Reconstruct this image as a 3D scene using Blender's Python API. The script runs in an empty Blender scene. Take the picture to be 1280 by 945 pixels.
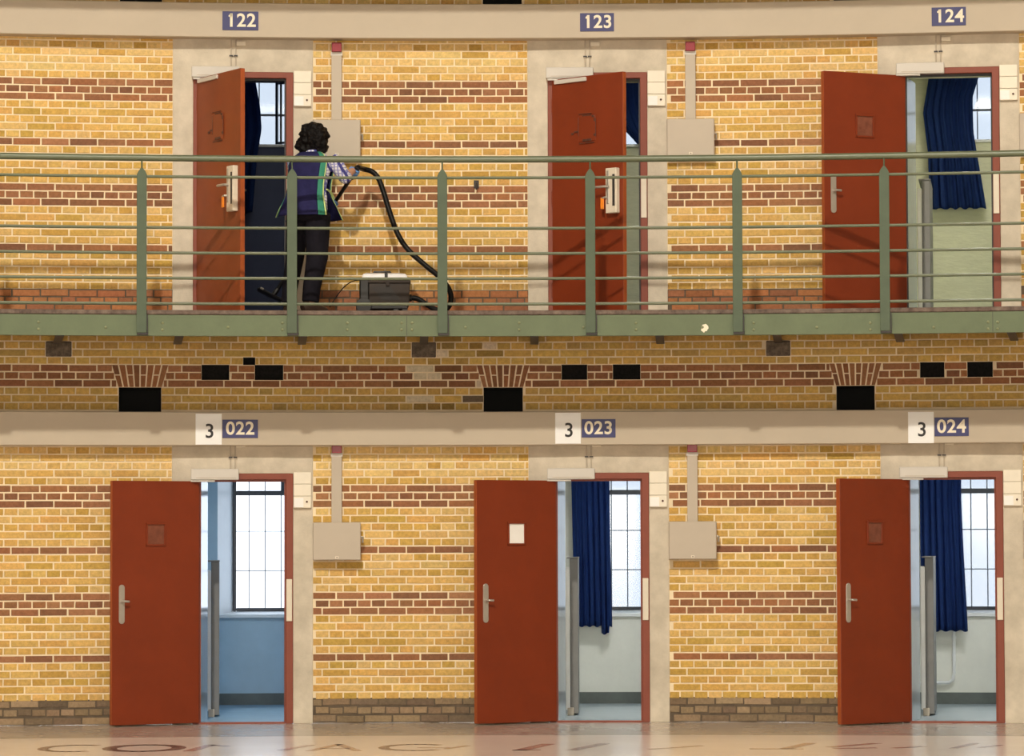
import bpy, bmesh, math, random
from mathutils import Vector, Matrix, noise

random.seed(7)
S = bpy.context.scene
COL = S.collection
sin, cos, pi = math.sin, math.cos, math.pi

# ------------------------------------------------------------------ camera, sky, lights, exposure
R = 26.0                      # radius of the round hall (inner wall face)
FL = 3.466                    # height of the gallery floor
CAM = Vector((0.0, -30.0, 1.531))
F_PX = 4350.0
PITCH = math.atan((680 - 472.5) / F_PX)
CROT = Matrix.Rotation(pi / 2 + PITCH, 3, 'X') @ Matrix.Rotation(math.radians(-0.15), 3, 'Z')
cd = bpy.data.cameras.new('camera')
cd.sensor_width = 36.0
cd.lens = 36.0 * F_PX / 1280.0
cd.clip_end = 300
cam = bpy.data.objects.new('camera', cd)
cam.matrix_world = Matrix.Translation(CAM) @ CROT.to_4x4()
COL.objects.link(cam)
S.camera = cam

w = bpy.data.worlds.new('sky')
S.world = w
w.use_nodes = True
bg = w.node_tree.nodes['Background']
bg.inputs[0].default_value = (0.86, 0.93, 1.0, 1)
bg.inputs[1].default_value = 10.0


def lamp(name, loc, power, radius, color):
    l = bpy.data.lights.new(name, 'POINT')
    l.energy = power
    l.shadow_soft_size = radius
    l.color = color
    o = bpy.data.objects.new(name, l)
    o.location = loc
    COL.objects.link(o)
    return o


WARM = (1.0, 0.93, 0.79)
lamp('hall_lamp_and_fill', (-3.0, -27.0, 21.6), 25500, 0.45, WARM)
lamp('hall_lamp_and_fill', (9.0, -24.0, 17.0), 1200, 0.45, WARM)  # weak lamp added only to soften the shadows
lamp('hall_lamp_and_fill', (0.0, -40.0, 4.0), 6800, 3.0, WARM)  # added low fill, brightens the wall band under the walkway

S.view_settings.view_transform = 'Standard'
S.view_settings.look = 'None'
S.view_settings.gamma = 1.0
S.view_settings.use_curve_mapping = False
S.view_settings.exposure = -0.05
S.cycles.max_bounces = 8
S.cycles.diffuse_bounces = 5
S.cycles.sample_clamp_indirect = 6.0


# ------------------------------------------------------------------ geometry of the round hall
def P(th, z, d=0.0):
    return Vector(((R - d) * sin(th), -R + (R - d) * cos(th), z))


def at(px, py, d=0.0):
    """angle and height of the point seen at a photo pixel, at distance d in front of the ring wall"""
    r = CROT @ Vector(((px - 640) / F_PX, (472.5 - py) / F_PX, -1.0))
    ox, oy = CAM.x, CAM.y + R
    a = r.x * r.x + r.y * r.y
    b = ox * r.x + oy * r.y
    c = ox * ox + oy * oy - (R - d) ** 2
    t = (-b + math.sqrt(b * b - a * c)) / a
    p = CAM + r * t
    return math.atan2(p.x, p.y + R), p.z


def project(p):
    q = CROT.transposed() @ (Vector(p) - CAM)
    return 640 + F_PX * q.x / -q.z, 472.5 - F_PX * q.y / -q.z


def empty(name, th, z, d=0.0, rz=0.0, parent=None):
    o = bpy.data.objects.new(name, None)
    o.empty_display_size = 0.1
    COL.objects.link(o)
    o.location = P(th, z, d)
    o.rotation_euler = (0, 0, -th + rz)
    return o


def tag(o, label=None, cat=None, group=None, kind=None):
    if label: o['label'] = label
    if cat: o['category'] = cat
    if group: o['group'] = group
    if kind: o['kind'] = kind
    return o


# ------------------------------------------------------------------ materials
MATS = {}


def s2l(c):
    return tuple(((v / 255) / 12.92 if v / 255 <= 0.04045 else ((v / 255 + 0.055) / 1.055) ** 2.4) for v in c)


def mat(name, col, rough=0.6, var=0.10, scale=6.0, bump=0.0, bscale=60.0, metal=0.0, spec=0.5, dark=None, coat=0.0,
        stretch=None):
    """principled with a noise-broken base colour; dark = second colour of blotchy wear"""
    m = bpy.data.materials.new(name)
    m.use_nodes = True
    nt = m.node_tree
    b = nt.nodes['Principled BSDF']
    b.inputs['Roughness'].default_value = rough
    b.inputs['Metallic'].default_value = metal
    b.inputs['Specular IOR Level'].default_value = spec
    b.inputs['Coat Weight'].default_value = coat
    tc = nt.nodes.new('ShaderNodeTexCoord')
    vec = tc.outputs['Object']
    if stretch:
        mp = nt.nodes.new('ShaderNodeMapping')
        mp.inputs['Scale'].default_value = stretch
        nt.links.new(vec, mp.inputs[0])
        vec = mp.outputs[0]
    n = nt.nodes.new('ShaderNodeTexNoise')
    n.inputs['Scale'].default_value = scale
    n.inputs['Detail'].default_value = 6
    n.inputs['Roughness'].default_value = 0.65
    nt.links.new(vec, n.inputs['Vector'])
    rp = nt.nodes.new('ShaderNodeValToRGB')
    rp.color_ramp.elements[0].position = 0.3
    rp.color_ramp.elements[1].position = 0.68
    lo = dark if dark else tuple(max(0, c * (1 - var)) for c in col)
    hi = tuple(min(1, c * (1 + var)) for c in col)
    rp.color_ramp.elements[0].color = (*lo, 1)
    rp.color_ramp.elements[1].color = (*hi, 1)
    nt.links.new(n.outputs['Fac'], rp.inputs[0])
    nt.links.new(rp.outputs[0], b.inputs['Base Color'])
    if bump > 0:
        n2 = nt.nodes.new('ShaderNodeTexNoise')
        n2.inputs['Scale'].default_value = bscale
        n2.inputs['Detail'].default_value = 4
        nt.links.new(vec, n2.inputs['Vector'])
        bp = nt.nodes.new('ShaderNodeBump')
        bp.inputs['Strength'].default_value = bump
        bp.inputs['Distance'].default_value = 0.01
        nt.links.new(n2.outputs['Fac'], bp.inputs['Height'])
        nt.links.new(bp.outputs[0], b.inputs['Normal'])
    MATS[name] = m
    return m


def brick_mat(name, source):
    """colour per brick (object colour or vertex colour) broken by grain, soot and lime"""
    m = bpy.data.materials.new(name)
    m.use_nodes = True
    nt = m.node_tree
    b = nt.nodes['Principled BSDF']
    b.inputs['Roughness'].default_value = 0.85
    b.inputs['Specular IOR Level'].default_value = 0.25
    if source == 'object':
        c = nt.nodes.new('ShaderNodeObjectInfo').outputs['Color']
    else:
        a = nt.nodes.new('ShaderNodeAttribute')
        a.attribute_name = 'brick_colour'
        c = a.outputs['Color']
    geo = nt.nodes.new('ShaderNodeNewGeometry')
    n = nt.nodes.new('ShaderNodeTexNoise')
    n.inputs['Scale'].default_value = 34
    n.inputs['Detail'].default_value = 7
    n.inputs['Roughness'].default_value = 0.7
    nt.links.new(geo.outputs['Position'], n.inputs['Vector'])
    mr = nt.nodes.new('ShaderNodeMapRange')
    mr.inputs['From Min'].default_value = 0.3
    mr.inputs['From Max'].default_value = 0.7
    mr.inputs['To Min'].default_value = 0.78
    mr.inputs['To Max'].default_value = 1.2
    nt.links.new(n.outputs['Fac'], mr.inputs[0])
    mx = nt.nodes.new('ShaderNodeVectorMath')
    mx.operation = 'SCALE'
    nt.links.new(c, mx.inputs[0])
    nt.links.new(mr.outputs[0], mx.inputs['Scale'])
    nt.links.new(mx.outputs[0], b.inputs['Base Color'])
    bp = nt.nodes.new('ShaderNodeBump')
    bp.inputs['Strength'].default_value = 0.35
    bp.inputs['Distance'].default_value = 0.004
    nt.links.new(n.outputs['Fac'], bp.inputs['Height'])
    nt.links.new(bp.outputs[0], b.inputs['Normal'])
    MATS[name] = m
    return m


brick_mat('brick_single', 'object')
brick_mat('brick_mass', 'vertex')
mat('mortar', (0.86, 0.72, 0.50), 0.9, 0.10, 2.5, 0.2, 90)
mat('mortar_soot', (0.115, 0.085, 0.058), 0.9, 0.3, 12)
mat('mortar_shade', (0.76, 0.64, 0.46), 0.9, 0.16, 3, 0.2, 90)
mat('concrete', (0.66, 0.585, 0.475), 0.8, 0.08, 3.5, 0.15, 70, dark=(0.49, 0.43, 0.34))
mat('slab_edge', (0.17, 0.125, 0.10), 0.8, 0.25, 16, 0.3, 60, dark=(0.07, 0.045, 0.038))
mat('trunking_paint', (0.515, 0.435, 0.335), 0.55, 0.03, 2.5)
mat('steel_grey', (0.51, 0.435, 0.35), 0.5, 0.03, 3)
mat('closer_grey', (0.62, 0.58, 0.53), 0.45, 0.03, 5)
mat('white_plastic', (0.86, 0.79, 0.66), 0.5, 0.03, 8)
mat('white_label', (0.93, 0.91, 0.88), 0.5, 0.02, 8)
mat('cream_metal', (0.74, 0.66, 0.54), 0.45, 0.05, 8)
mat('door_red', (0.205, 0.031, 0.008), 0.42, 0.09, 2.2, 0.05, 120, spec=0.35)
mat('door_red_wood', (0.24, 0.050, 0.014), 0.42, 0.15, 2.2, 0.06, 100, spec=0.35)
mat('door_edge', (0.36, 0.075, 0.015), 0.5, 0.1, 5)
mat('frame_red', (0.24, 0.058, 0.034), 0.45, 0.07, 5, spec=0.35)
mat('chrome', (0.52, 0.48, 0.43), 0.32, 0.05, 9, metal=0.6)
mat('dark_metal', (0.035, 0.03, 0.03), 0.5, 0.1, 9)
mat('rusty_scuff', (0.09, 0.03, 0.018), 0.7, 0.3, 40)
mat('hatch_glass', (0.20, 0.062, 0.036), 0.12, 0.25, 14)
mat('key_orange', (0.9, 0.26, 0.015), 0.4, 0.05, 8)
mat('green_paint', (0.115, 0.150, 0.078), 0.5, 0.10, 5, 0.05, 80)
mat('green_rail', (0.115, 0.135, 0.078), 0.35, 0.08, 6)
mat('green_post', (0.066, 0.096, 0.055), 0.5, 0.10, 7)
mat('rivet_green', (0.23, 0.25, 0.14), 0.4, 0.1, 30)
mat('black_hole', (0.006, 0.006, 0.006), 0.9, 0.2, 9)
mat('vent_black', (0.012, 0.010, 0.009), 0.95, 0.6, 40)
mat('stone_pad', (0.17, 0.13, 0.095), 0.9, 0.3, 22, 0.3, 60, dark=(0.045, 0.036, 0.03))
mat('sign_blue', (0.034, 0.035, 0.145), 0.45, 0.04, 8)
mat('sign_cream', (0.86, 0.78, 0.62), 0.5, 0.02, 8)
mat('paper', (0.93, 0.93, 0.93), 0.7, 0.015, 6)
mat('ink', (0.02, 0.018, 0.02), 0.6, 0.05, 8)
mat('red_cap', (0.27, 0.006, 0.02), 0.35, 0.05, 8)
mat('floor_paint', (0.78, 0.675, 0.60), 0.19, 0.05, 0.8, spec=0.5)
mat('floor_border', (0.43, 0.37, 0.32), 0.19, 0.07, 1.5, spec=0.5)
mat('floor_mark', (0.47, 0.31, 0.26), 0.19, 0.12, 6)
mat('curtain_blue', (0.012, 0.032, 0.125), 0.8, 0.15, 8, spec=0.15)
mat('window_dark', (0.015, 0.022, 0.035), 0.4, 0.1, 9)
mat('window_bar', (0.20, 0.23, 0.28), 0.5, 0.05, 9)
mat('sill_white', (0.75, 0.76, 0.76), 0.4, 0.03, 6)
mat('skirting_dark', (0.10, 0.115, 0.105), 0.5, 0.2, 5)
mat('cell_floor', (0.30, 0.36, 0.40), 0.25, 0.05, 3)
mat('cell_floor_daylight_blue', (0.24, 0.38, 0.50), 0.25, 0.05, 3)  # same daylight blue put into the floor colour
mat('cell_wall_daylight_blue', (0.42, 0.54, 0.62), 0.7, 0.06, 3)  # blue cast of the daylight is put into the wall colour
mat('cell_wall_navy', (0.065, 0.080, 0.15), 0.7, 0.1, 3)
mat('cell_wall_white', (0.74, 0.73, 0.66), 0.7, 0.05, 3, 0.1, 30)
mat('cell_wall_olive', (0.46, 0.46, 0.34), 0.8, 0.08, 5, 0.5, 14, stretch=(1, 1, 3))
mat('cell_wall_pale', (0.66, 0.66, 0.48), 0.8, 0.06, 5, 0.5, 14, stretch=(1, 1, 3))
mat('cell_ceiling', (0.55, 0.55, 0.52), 0.8, 0.05, 5)
mat('reveal_gloss', (0.50, 0.55, 0.60), 0.10, 0.06, 4, spec=0.8)
mat('screen_white', (0.80, 0.78, 0.76), 0.4, 0.03, 8)
mat('screen_grey', (0.17, 0.165, 0.16), 0.5, 0.06, 8)
mat('hall_plaster', (0.30, 0.255, 0.20), 0.9, 0.1, 0.4)
mat('dome_paint', (0.18, 0.165, 0.14), 0.9, 0.05, 0.4)
mat('hair', (0.006, 0.005, 0.005), 0.45, 0.5, 40, 0.8, 55, spec=0.12)
mat('skin', (0.48, 0.25, 0.16), 0.55, 0.06, 12)
mat('glove_blue', (0.13, 0.30, 0.66), 0.5, 0.08, 14)
mat('vest_navy', (0.020, 0.019, 0.075), 0.85, 0.2, 14, 0.2, 26, spec=0.12)
mat('vest_green', (0.03, 0.22, 0.145), 0.8, 0.1, 10)
mat('vest_lime', (0.60, 0.74, 0.30), 0.7, 0.05, 10)
mat('trousers_black', (0.010, 0.009, 0.014), 0.85, 0.3, 12, 0.3, 18, spec=0.12)
mat('shoe_brown', (0.045, 0.026, 0.018), 0.4, 0.2, 12)
mat('shoe_sole', (0.35, 0.24, 0.15), 0.6, 0.1, 12)
mat('vacuum_dark', (0.052, 0.042, 0.037), 0.5, 0.1, 10, spec=0.12)
mat('vacuum_black', (0.013, 0.012, 0.012), 0.45, 0.1, 10)
mat('vacuum_lid', (0.84, 0.82, 0.84), 0.4, 0.04, 10)
mat('hose_black', (0.010, 0.009, 0.009), 0.4, 0.1, 20, spec=0.12)


def glass(name, tint):
    m = bpy.data.materials.new(name)
    m.use_nodes = True
    nt = m.node_tree
    nt.nodes.remove(nt.nodes['Principled BSDF'])
    out = nt.nodes['Material Output']
    t = nt.nodes.new('ShaderNodeBsdfTransparent')
    t.inputs[0].default_value = (*tint, 1)
    g = nt.nodes.new('ShaderNodeBsdfGlossy')
    g.inputs['Roughness'].default_value = 0.1
    f = nt.nodes.new('ShaderNodeMixShader')
    f.inputs[0].default_value = 0.06
    nt.links.new(t.outputs[0], f.inputs[1])
    nt.links.new(g.outputs[0], f.inputs[2])
    nt.links.new(f.outputs[0], out.inputs[0])
    MATS[name] = m


glass('pane_clear', (0.50, 0.51, 0.53))
glass('pane_frosted', (0.305, 0.315, 0.33))


def curtain_cloth():
    m = MATS['curtain_blue']
    nt = m.node_tree
    b = nt.nodes['Principled BSDF']
    out = nt.nodes['Material Output']
    tr = nt.nodes.new('ShaderNodeBsdfTranslucent')
    tr.inputs[0].default_value = (0.05, 0.15, 0.52, 1)
    mx = nt.nodes.new('ShaderNodeMixShader')
    mx.inputs[0].default_value = 0.22
    nt.links.new(b.outputs[0], mx.inputs[1])
    nt.links.new(tr.outputs[0], mx.inputs[2])
    nt.links.new(mx.outputs[0], out.inputs[0])


curtain_cloth()


def plaid():
    m = bpy.data.materials.new('plaid_shirt')
    m.use_nodes = True
    nt = m.node_tree
    b = nt.nodes['Principled BSDF']
    b.inputs['Roughness'].default_value = 0.85
    tc = nt.nodes.new('ShaderNodeTexCoord')
    base = None
    cols = [((0.16, 0.17, 0.55), 'X', 22), ((0.30, 0.30, 0.62), 'Z', 24), ((0.05, 0.05, 0.25), 'DIAGONAL', 9)]
    prev = None
    for c, ax, sc in cols:
        wv = nt.nodes.new('ShaderNodeTexWave')
        wv.bands_direction = ax
        wv.inputs['Scale'].default_value = sc / 2
        wv.inputs['Distortion'].default_value = 3.0
        nt.links.new(tc.outputs['Object'], wv.inputs['Vector'])
        rp = nt.nodes.new('ShaderNodeValToRGB')
        rp.color_ramp.elements[0].position = 0.72
        rp.color_ramp.elements[1].position = 0.88
        rp.color_ramp.elements[0].color = (0, 0, 0, 1)
        nt.links.new(wv.outputs['Fac'], rp.inputs[0])
        mx = nt.nodes.new('ShaderNodeMix')
        mx.data_type = 'RGBA'
        nt.links.new(rp.outputs[0], mx.inputs[0])
        if prev is None:
            mx.inputs[6].default_value = (0.80, 0.79, 0.84, 1)
        else:
            nt.links.new(prev, mx.inputs[6])
        mx.inputs[7].default_value = (*c, 1)
        prev = mx.outputs[2]
    nt.links.new(prev, b.inputs['Base Color'])
    MATS['plaid'] = m


plaid()


# ------------------------------------------------------------------ mesh builder
class MB:
    def __init__(self):
        self.v, self.f, self.mi = [], [], []

    def add(self, vs, fs, mi=0):
        o = len(self.v)
        self.v += [tuple(p) for p in vs]
        self.f += [tuple(i + o for i in f) for f in fs]
        self.mi += [mi] * len(fs)
        return self

    def box(self, x0, x1, y0, y1, z0, z1, mi=0):
        vs = [(x, y, z) for z in (z0, z1) for y in (y0, y1) for x in (x0, x1)]
        return self.add(vs, [(0, 2, 3, 1), (4, 5, 7, 6), (0, 1, 5, 4), (2, 6, 7, 3), (0, 4, 6, 2), (1, 3, 7, 5)], mi)

    def prism(self, poly, y0, y1, mi=0):
        """polygon in x,z extruded along y"""
        n = len(poly)
        vs = [(x, y0, z) for x, z in poly] + [(x, y1, z) for x, z in poly]
        fs = [tuple(range(n)), tuple(range(2 * n - 1, n - 1, -1))]
        fs += [(i, i + n, (i + 1) % n + n, (i + 1) % n) for i in range(n)]
        return self.add(vs, fs, mi)

    def tube(self, path, r, seg=10, mi=0, caps=True):
        path = [Vector(p) for p in path]
        rs = r if isinstance(r, (list, tuple)) else [r] * len(path)
        vs, fs = [], []
        up = Vector((0, 0, 1))
        t0 = (path[1] - path[0]).normalized()
        a = t0.cross(up)
        if a.length < 0.05:
            a = t0.cross(Vector((0, 1, 0)))
        a.normalize()
        for i, p in enumerate(path):
            t = (path[min(i + 1, len(path) - 1)] - path[max(i - 1, 0)]).normalized()
            a = (a - t * a.dot(t)).normalized()
            b = t.cross(a)
            rr = rs[i]
            rx, ry = rr if isinstance(rr, tuple) else (rr, rr)
            for k in range(seg):
                g = 2 * pi * k / seg
                vs.append(p + a * (rx * cos(g)) + b * (ry * sin(g)))
        n = len(path)
        for i in range(n - 1):
            for k in range(seg):
                k2 = (k + 1) % seg
                fs.append((i * seg + k, (i + 1) * seg + k, (i + 1) * seg + k2, i * seg + k2))
        if caps:
            fs.append(tuple(range(seg)))
            fs.append(tuple(range((n - 1) * seg + seg - 1, (n - 1) * seg - 1, -1)))
        return self.add(vs, fs, mi)

    def rings(self, rings, seg=20, mi=0, caps=True):
        """loft of ellipses: (centre, rx, ry) stacked mostly in z"""
        vs, fs = [], []
        for c, rx, ry in rings:
            for k in range(seg):
                g = 2 * pi * k / seg
                vs.append((c[0] + rx * cos(g), c[1] + ry * sin(g), c[2]))
        n = len(rings)
        for i in range(n - 1):
            for k in range(seg):
                k2 = (k + 1) % seg
                fs.append((i * seg + k, i * seg + k2, (i + 1) * seg + k2, (i + 1) * seg + k))
        if caps:
            fs.append(tuple(range(seg - 1, -1, -1)))
            fs.append(tuple(range((n - 1) * seg, n * seg)))
        return self.add(vs, fs, mi)

    def sphere(self, c, rx, ry, rz, seg=16, rg=10, mi=0):
        vs = [(c[0], c[1], c[2] - rz)]
        for i in range(1, rg):
            a = -pi / 2 + pi * i / rg
            for k in range(seg):
                g = 2 * pi * k / seg
                vs.append((c[0] + rx * cos(a) * cos(g), c[1] + ry * cos(a) * sin(g), c[2] + rz * sin(a)))
        vs.append((c[0], c[1], c[2] + rz))
        fs = [(0, 1 + (k + 1) % seg, 1 + k) for k in range(seg)]
        for i in range(rg - 2):
            for k in range(seg):
                k2 = (k + 1) % seg
                fs.append((1 + i * seg + k, 1 + i * seg + k2, 1 + (i + 1) * seg + k2, 1 + (i + 1) * seg + k))
        L = len(vs) - 1
        fs += [(1 + (rg - 2) * seg + k, 1 + (rg - 2) * seg + (k + 1) % seg, L) for k in range(seg)]
        return self.add(vs, fs, mi)

    def arc_box(self, a0, a1, d0, d1, z0, z1, step=0.012, mi=0):
        """curved bar following the ring wall, d0 (near wall) .. d1 (towards hall centre)"""
        n = max(1, int(abs(a1 - a0) / step))
        vs, fs = [], []
        for i in range(n + 1):
            a = a0 + (a1 - a0) * i / n
            vs += [P(a, z0, d0), P(a, z0, d1), P(a, z1, d1), P(a, z1, d0)]
        for i in range(n):
            for k in range(4):
                k2 = (k + 1) % 4
                fs.append((i * 4 + k, i * 4 + k2, i * 4 + 4 + k2, i * 4 + 4 + k))
        fs += [(3, 2, 1, 0), (n * 4, n * 4 + 1, n * 4 + 2, n * 4 + 3)]
        return self.add(vs, fs, mi)

    def arc_tube(self, a0, a1, d, z, r, step=0.012, seg=10, mi=0):
        n = max(2, int(abs(a1 - a0) / step))
        return self.tube([P(a0 + (a1 - a0) * i / n, z, d) for i in range(n + 1)], r, seg, mi)

    def mesh(self, name, mats, bevel=0.0, smooth=False, segs=1):
        me = bpy.data.meshes.new(name)
        me.from_pydata(self.v, [], self.f)
        for m in ([mats] if isinstance(mats, str) else mats):
            me.materials.append(MATS[m])
        me.polygons.foreach_set('material_index', self.mi)
        bm = bmesh.new()
        bm.from_mesh(me)
        bmesh.ops.recalc_face_normals(bm, faces=bm.faces)
        if bevel > 0:
            ed = [e for e in bm.edges if len(e.link_faces) == 2 and e.calc_face_angle() > 0.5]
            bmesh.ops.bevel(bm, geom=ed, offset=bevel, segments=segs, affect='EDGES', profile=0.5, clamp_overlap=True)
        if smooth:
            for f in bm.faces: f.smooth = True
            for e in bm.edges:
                if len(e.link_faces) == 2 and e.calc_face_angle() > 0.7: e.smooth = False
        bm.to_mesh(me)
        bm.free()
        return me

    def build(self, name, mats, parent=None, bevel=0.0, smooth=False, segs=1):
        o = bpy.data.objects.new(name, self.mesh(name, mats, bevel, smooth, segs))
        COL.objects.link(o)
        if parent: o.parent = parent
        return o


def inst(me, name, parent=None, loc=(0, 0, 0), rz=0.0):
    o = bpy.data.objects.new(name, me)
    COL.objects.link(o)
    o.parent = parent
    o.location = loc
    o.rotation_euler = (0, 0, rz)
    return o


def text(name, body, size, parent, loc, m, depth=0.0015, offset=0.0, rot=(pi / 2, 0, 0)):
    c = bpy.data.curves.new(name, 'FONT')
    c.body = body
    c.size = size
    c.align_x = 'CENTER'
    c.align_y = 'CENTER'
    c.extrude = depth
    c.offset = offset
    c.space_character = 1.06
    c.materials.append(MATS[m])
    tmp = bpy.data.objects.new('lettering', c)
    COL.objects.link(tmp)
    me = bpy.data.meshes.new_from_object(tmp.evaluated_get(bpy.context.evaluated_depsgraph_get()))
    bpy.data.objects.remove(tmp)
    bpy.data.curves.remove(c)
    me.materials.clear()
    me.materials.append(MATS[m])
    o = bpy.data.objects.new(name, me)
    COL.objects.link(o)
    o.parent = parent
    o.location = loc
    o.rotation_euler = rot
    return o


# ------------------------------------------------------------------ bay axes
FW, FH = 0.86, 2.14                      # door frame outer size
BAYS = []
for px in (366.2, 811.5, 1254.5):
    th, _ = at(px, 700, 0.0)
    BAYS.append(th - (FW / 2) / R)
SUR_L, SUR_R = -0.605, 0.600             # concrete surround
AW = 0.26                                # half angle of the detailed wall

# ------------------------------------------------------------------ floor
m = MB()
N = 240
vs, fs, mi = [], [], []
rings_r = [0.0, 8, 16, 22, R - 2.0, R]
for k in range(N):
    g = 2 * pi * k / N
    for r in rings_r[1:]:
        vs.append((r * sin(g), -R + r * cos(g), 0))
nr = len(rings_r) - 1
vs.append((0, -R, 0))
for k in range(N):
    k2 = (k + 1) % N
    m.f.append((len(vs) - 1, k * nr, k2 * nr)); m.mi.append(0)
    for j in range(nr - 1):
        m.f.append((k * nr + j, k * nr + j + 1, k2 * nr + j + 1, k2 * nr + j)); m.mi.append(1 if j == nr - 2 else 0)
m.v = vs
floor = m.build('floor', ['floor_paint', 'floor_border'])
tag(floor, 'glossy pinkish hall floor with a darker border strip along the wall', 'floor', kind='structure')


# floor paint marks: worn letters running round the hall, about 3 to 4 m off the wall
def mark(strokes):
    b = MB()
    for pts, wd in strokes:
        pts = [Vector((x, y, 0)) for x, y in pts]
        for i in range(len(pts) - 1):
            t = (pts[i + 1] - pts[i]).normalized()
            nn = Vector((-t.y, t.x, 0)) * wd / 2
            b.add([pts[i] - nn - t * wd * .2, pts[i + 1] - nn + t * wd * .2, pts[i + 1] + nn + t * wd * .2,
                   pts[i] + nn - t * wd * .2], [(0, 1, 2, 3)])
    b.v = [(x, y, 0.0012) for x, y, z in b.v]
    return b


def arc(rx, ry, a0, a1, n=18):
    return [(rx * cos(math.radians(a0 + (a1 - a0) * i / n)), ry * sin(math.radians(a0 + (a1 - a0) * i / n))) for i in range(n + 1)]


marks = [
    (95, [(arc(.24, .42, 60, 300), .08)]), (181, [(arc(.26, .42, 0, 360, 26), .11)]),
    (262, [([(-.12, -.4), (-.02, .4)], .09), ([(-.02, .4), (.12, .2)], .07)]),
    (372, [([(-.1, -.3), (.08, .35)], .08)]),
    (420, [([(-.18, -.42), (0, .42), (.18, -.42)], .07), ([(-.1, -.1), (.1, -.1)], .06)]),
    (520, [(arc(.25, .4, 50, 310), .08), ([(.02, -.05), (.24, -.05)], .07)]),
    (570, [([(-.08, -.2), (.08, .2)], .06)]),
    (668, [([(-.12, -.4), (.10, .4)], .11), ([(-.16, -.38), (.02, -.38)], .08)]),
    (735, [([(-.14, -.4), (.12, .42)], .10)]),
    (842, [([(-.2, -.3), (.2, .1)], .06)]),
    (975, [([(-.25, -.3), (.12, -.32)], .08), ([(0, -.3), (.25, .42)], .10)]),
    (1070, [([(-.22, -.1), (.18, .38)], .09), ([(-.2, -.28), (.1, -.22)], .09)]),
    (1133, [([(-.14, -.25), (.1, -.05)], .08)]),
    (1215, [([(-.2, -.3), (.05, .35)], .07), ([(.02, -.2), (.2, .1)], .07)]),
]
for px, st in marks:
    th, _ = at(px, 903, 0)
    u = (px - 640) / F_PX
    dd = 3.65
    X = u * (30 - dd)
    o = mark(st).build('painted_letter', 'floor_mark', floor)
    o.location = (X, -dd, 0)

# ------------------------------------------------------------------ brick walls
P1 = 0.0656                    # course height
STR, HDR = 0.241, 0.1205
BJ = 0.0118                    # joint width
YEL = [(0.66, 0.416, 0.13), (0.6, 0.369, 0.099), (0.7, 0.468, 0.178), (0.55, 0.343, 0.083), (0.68, 0.437, 0.146), (0.63, 0.374, 0.115)]
BRN = [(0.319, 0.146, 0.071), (0.284, 0.125, 0.063), (0.365, 0.17, 0.084), (0.348, 0.148, 0.067), (0.238, 0.109, 0.059)]
ORA = [(0.40, 0.16, 0.065), (0.35, 0.135, 0.06), (0.44, 0.19, 0.08), (0.31, 0.125, 0.065)]
DRT = [(0.29, 0.205, 0.125), (0.235, 0.165, 0.105), (0.33, 0.235, 0.145), (0.19, 0.135, 0.09), (0.27, 0.19, 0.115)]


def jit(c, a=0.10):
    k = 1 + random.uniform(-a, a)
    return tuple(min(1, v * k * (1 + random.uniform(-.03, .03))) for v in c)


def brick_mesh(L, H, seed):
    """brick with its arrises taken off and slightly uneven corners; front towards -y"""
    rr = random.Random(seed)
    c = 0.0035
    j = lambda a: rr.uniform(-a, a)
    x, z = L / 2, H / 2
    b = [(-x + j(.001), 0.012, -z), (x + j(.001), 0.012, -z), (x, 0.012, z), (-x, 0.012, z)]
    o = [(-x + j(.0015), -0.001, -z + j(.0012)), (x + j(.0015), -0.001, -z + j(.0012)), (x + j(.0015), -0.001, z + j(.0012)),
         (-x + j(.0015), -0.001, z + j(.0012))]
    i = [(p[0] - math.copysign(c + abs(j(.001)), p[0]), -0.0045 + j(.001), p[2] - math.copysign(c, p[2])) for p in o]
    v = b + o + i
    f = [(8, 9, 10, 11)]
    for k in range(4):
        k2 = (k + 1) % 4
        f.append((k, k2, 4 + k2, 4 + k))
        f.append((4 + k, 4 + k2, 8 + k2, 8 + k))
    return v, f


SHAPES = {'s': [brick_mesh(STR - BJ, P1 - BJ, 10 + k) for k in range(4)], 'h': [brick_mesh(HDR - BJ, P1 - BJ, 20 + k) for k in range(4)]}
BMESH = {}
for kk, lst in SHAPES.items():
    BMESH[kk] = []
    for v, f in lst:
        me = bpy.data.meshes.new('brick')
        me.from_pydata(v, [], f)
        me.materials.append(MATS['brick_single'])
        me.update()
        BMESH[kk].append(me)
BLEN = {'s': STR - BJ, 'h': HDR - BJ}


def subtract(iv, a, b):
    out = []
    for p, q in iv:
        if b <= p or a >= q:
            out.append((p, q))
        else:
            if a > p: out.append((p, a))
            if b < q: out.append((b, q))
    return out


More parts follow.
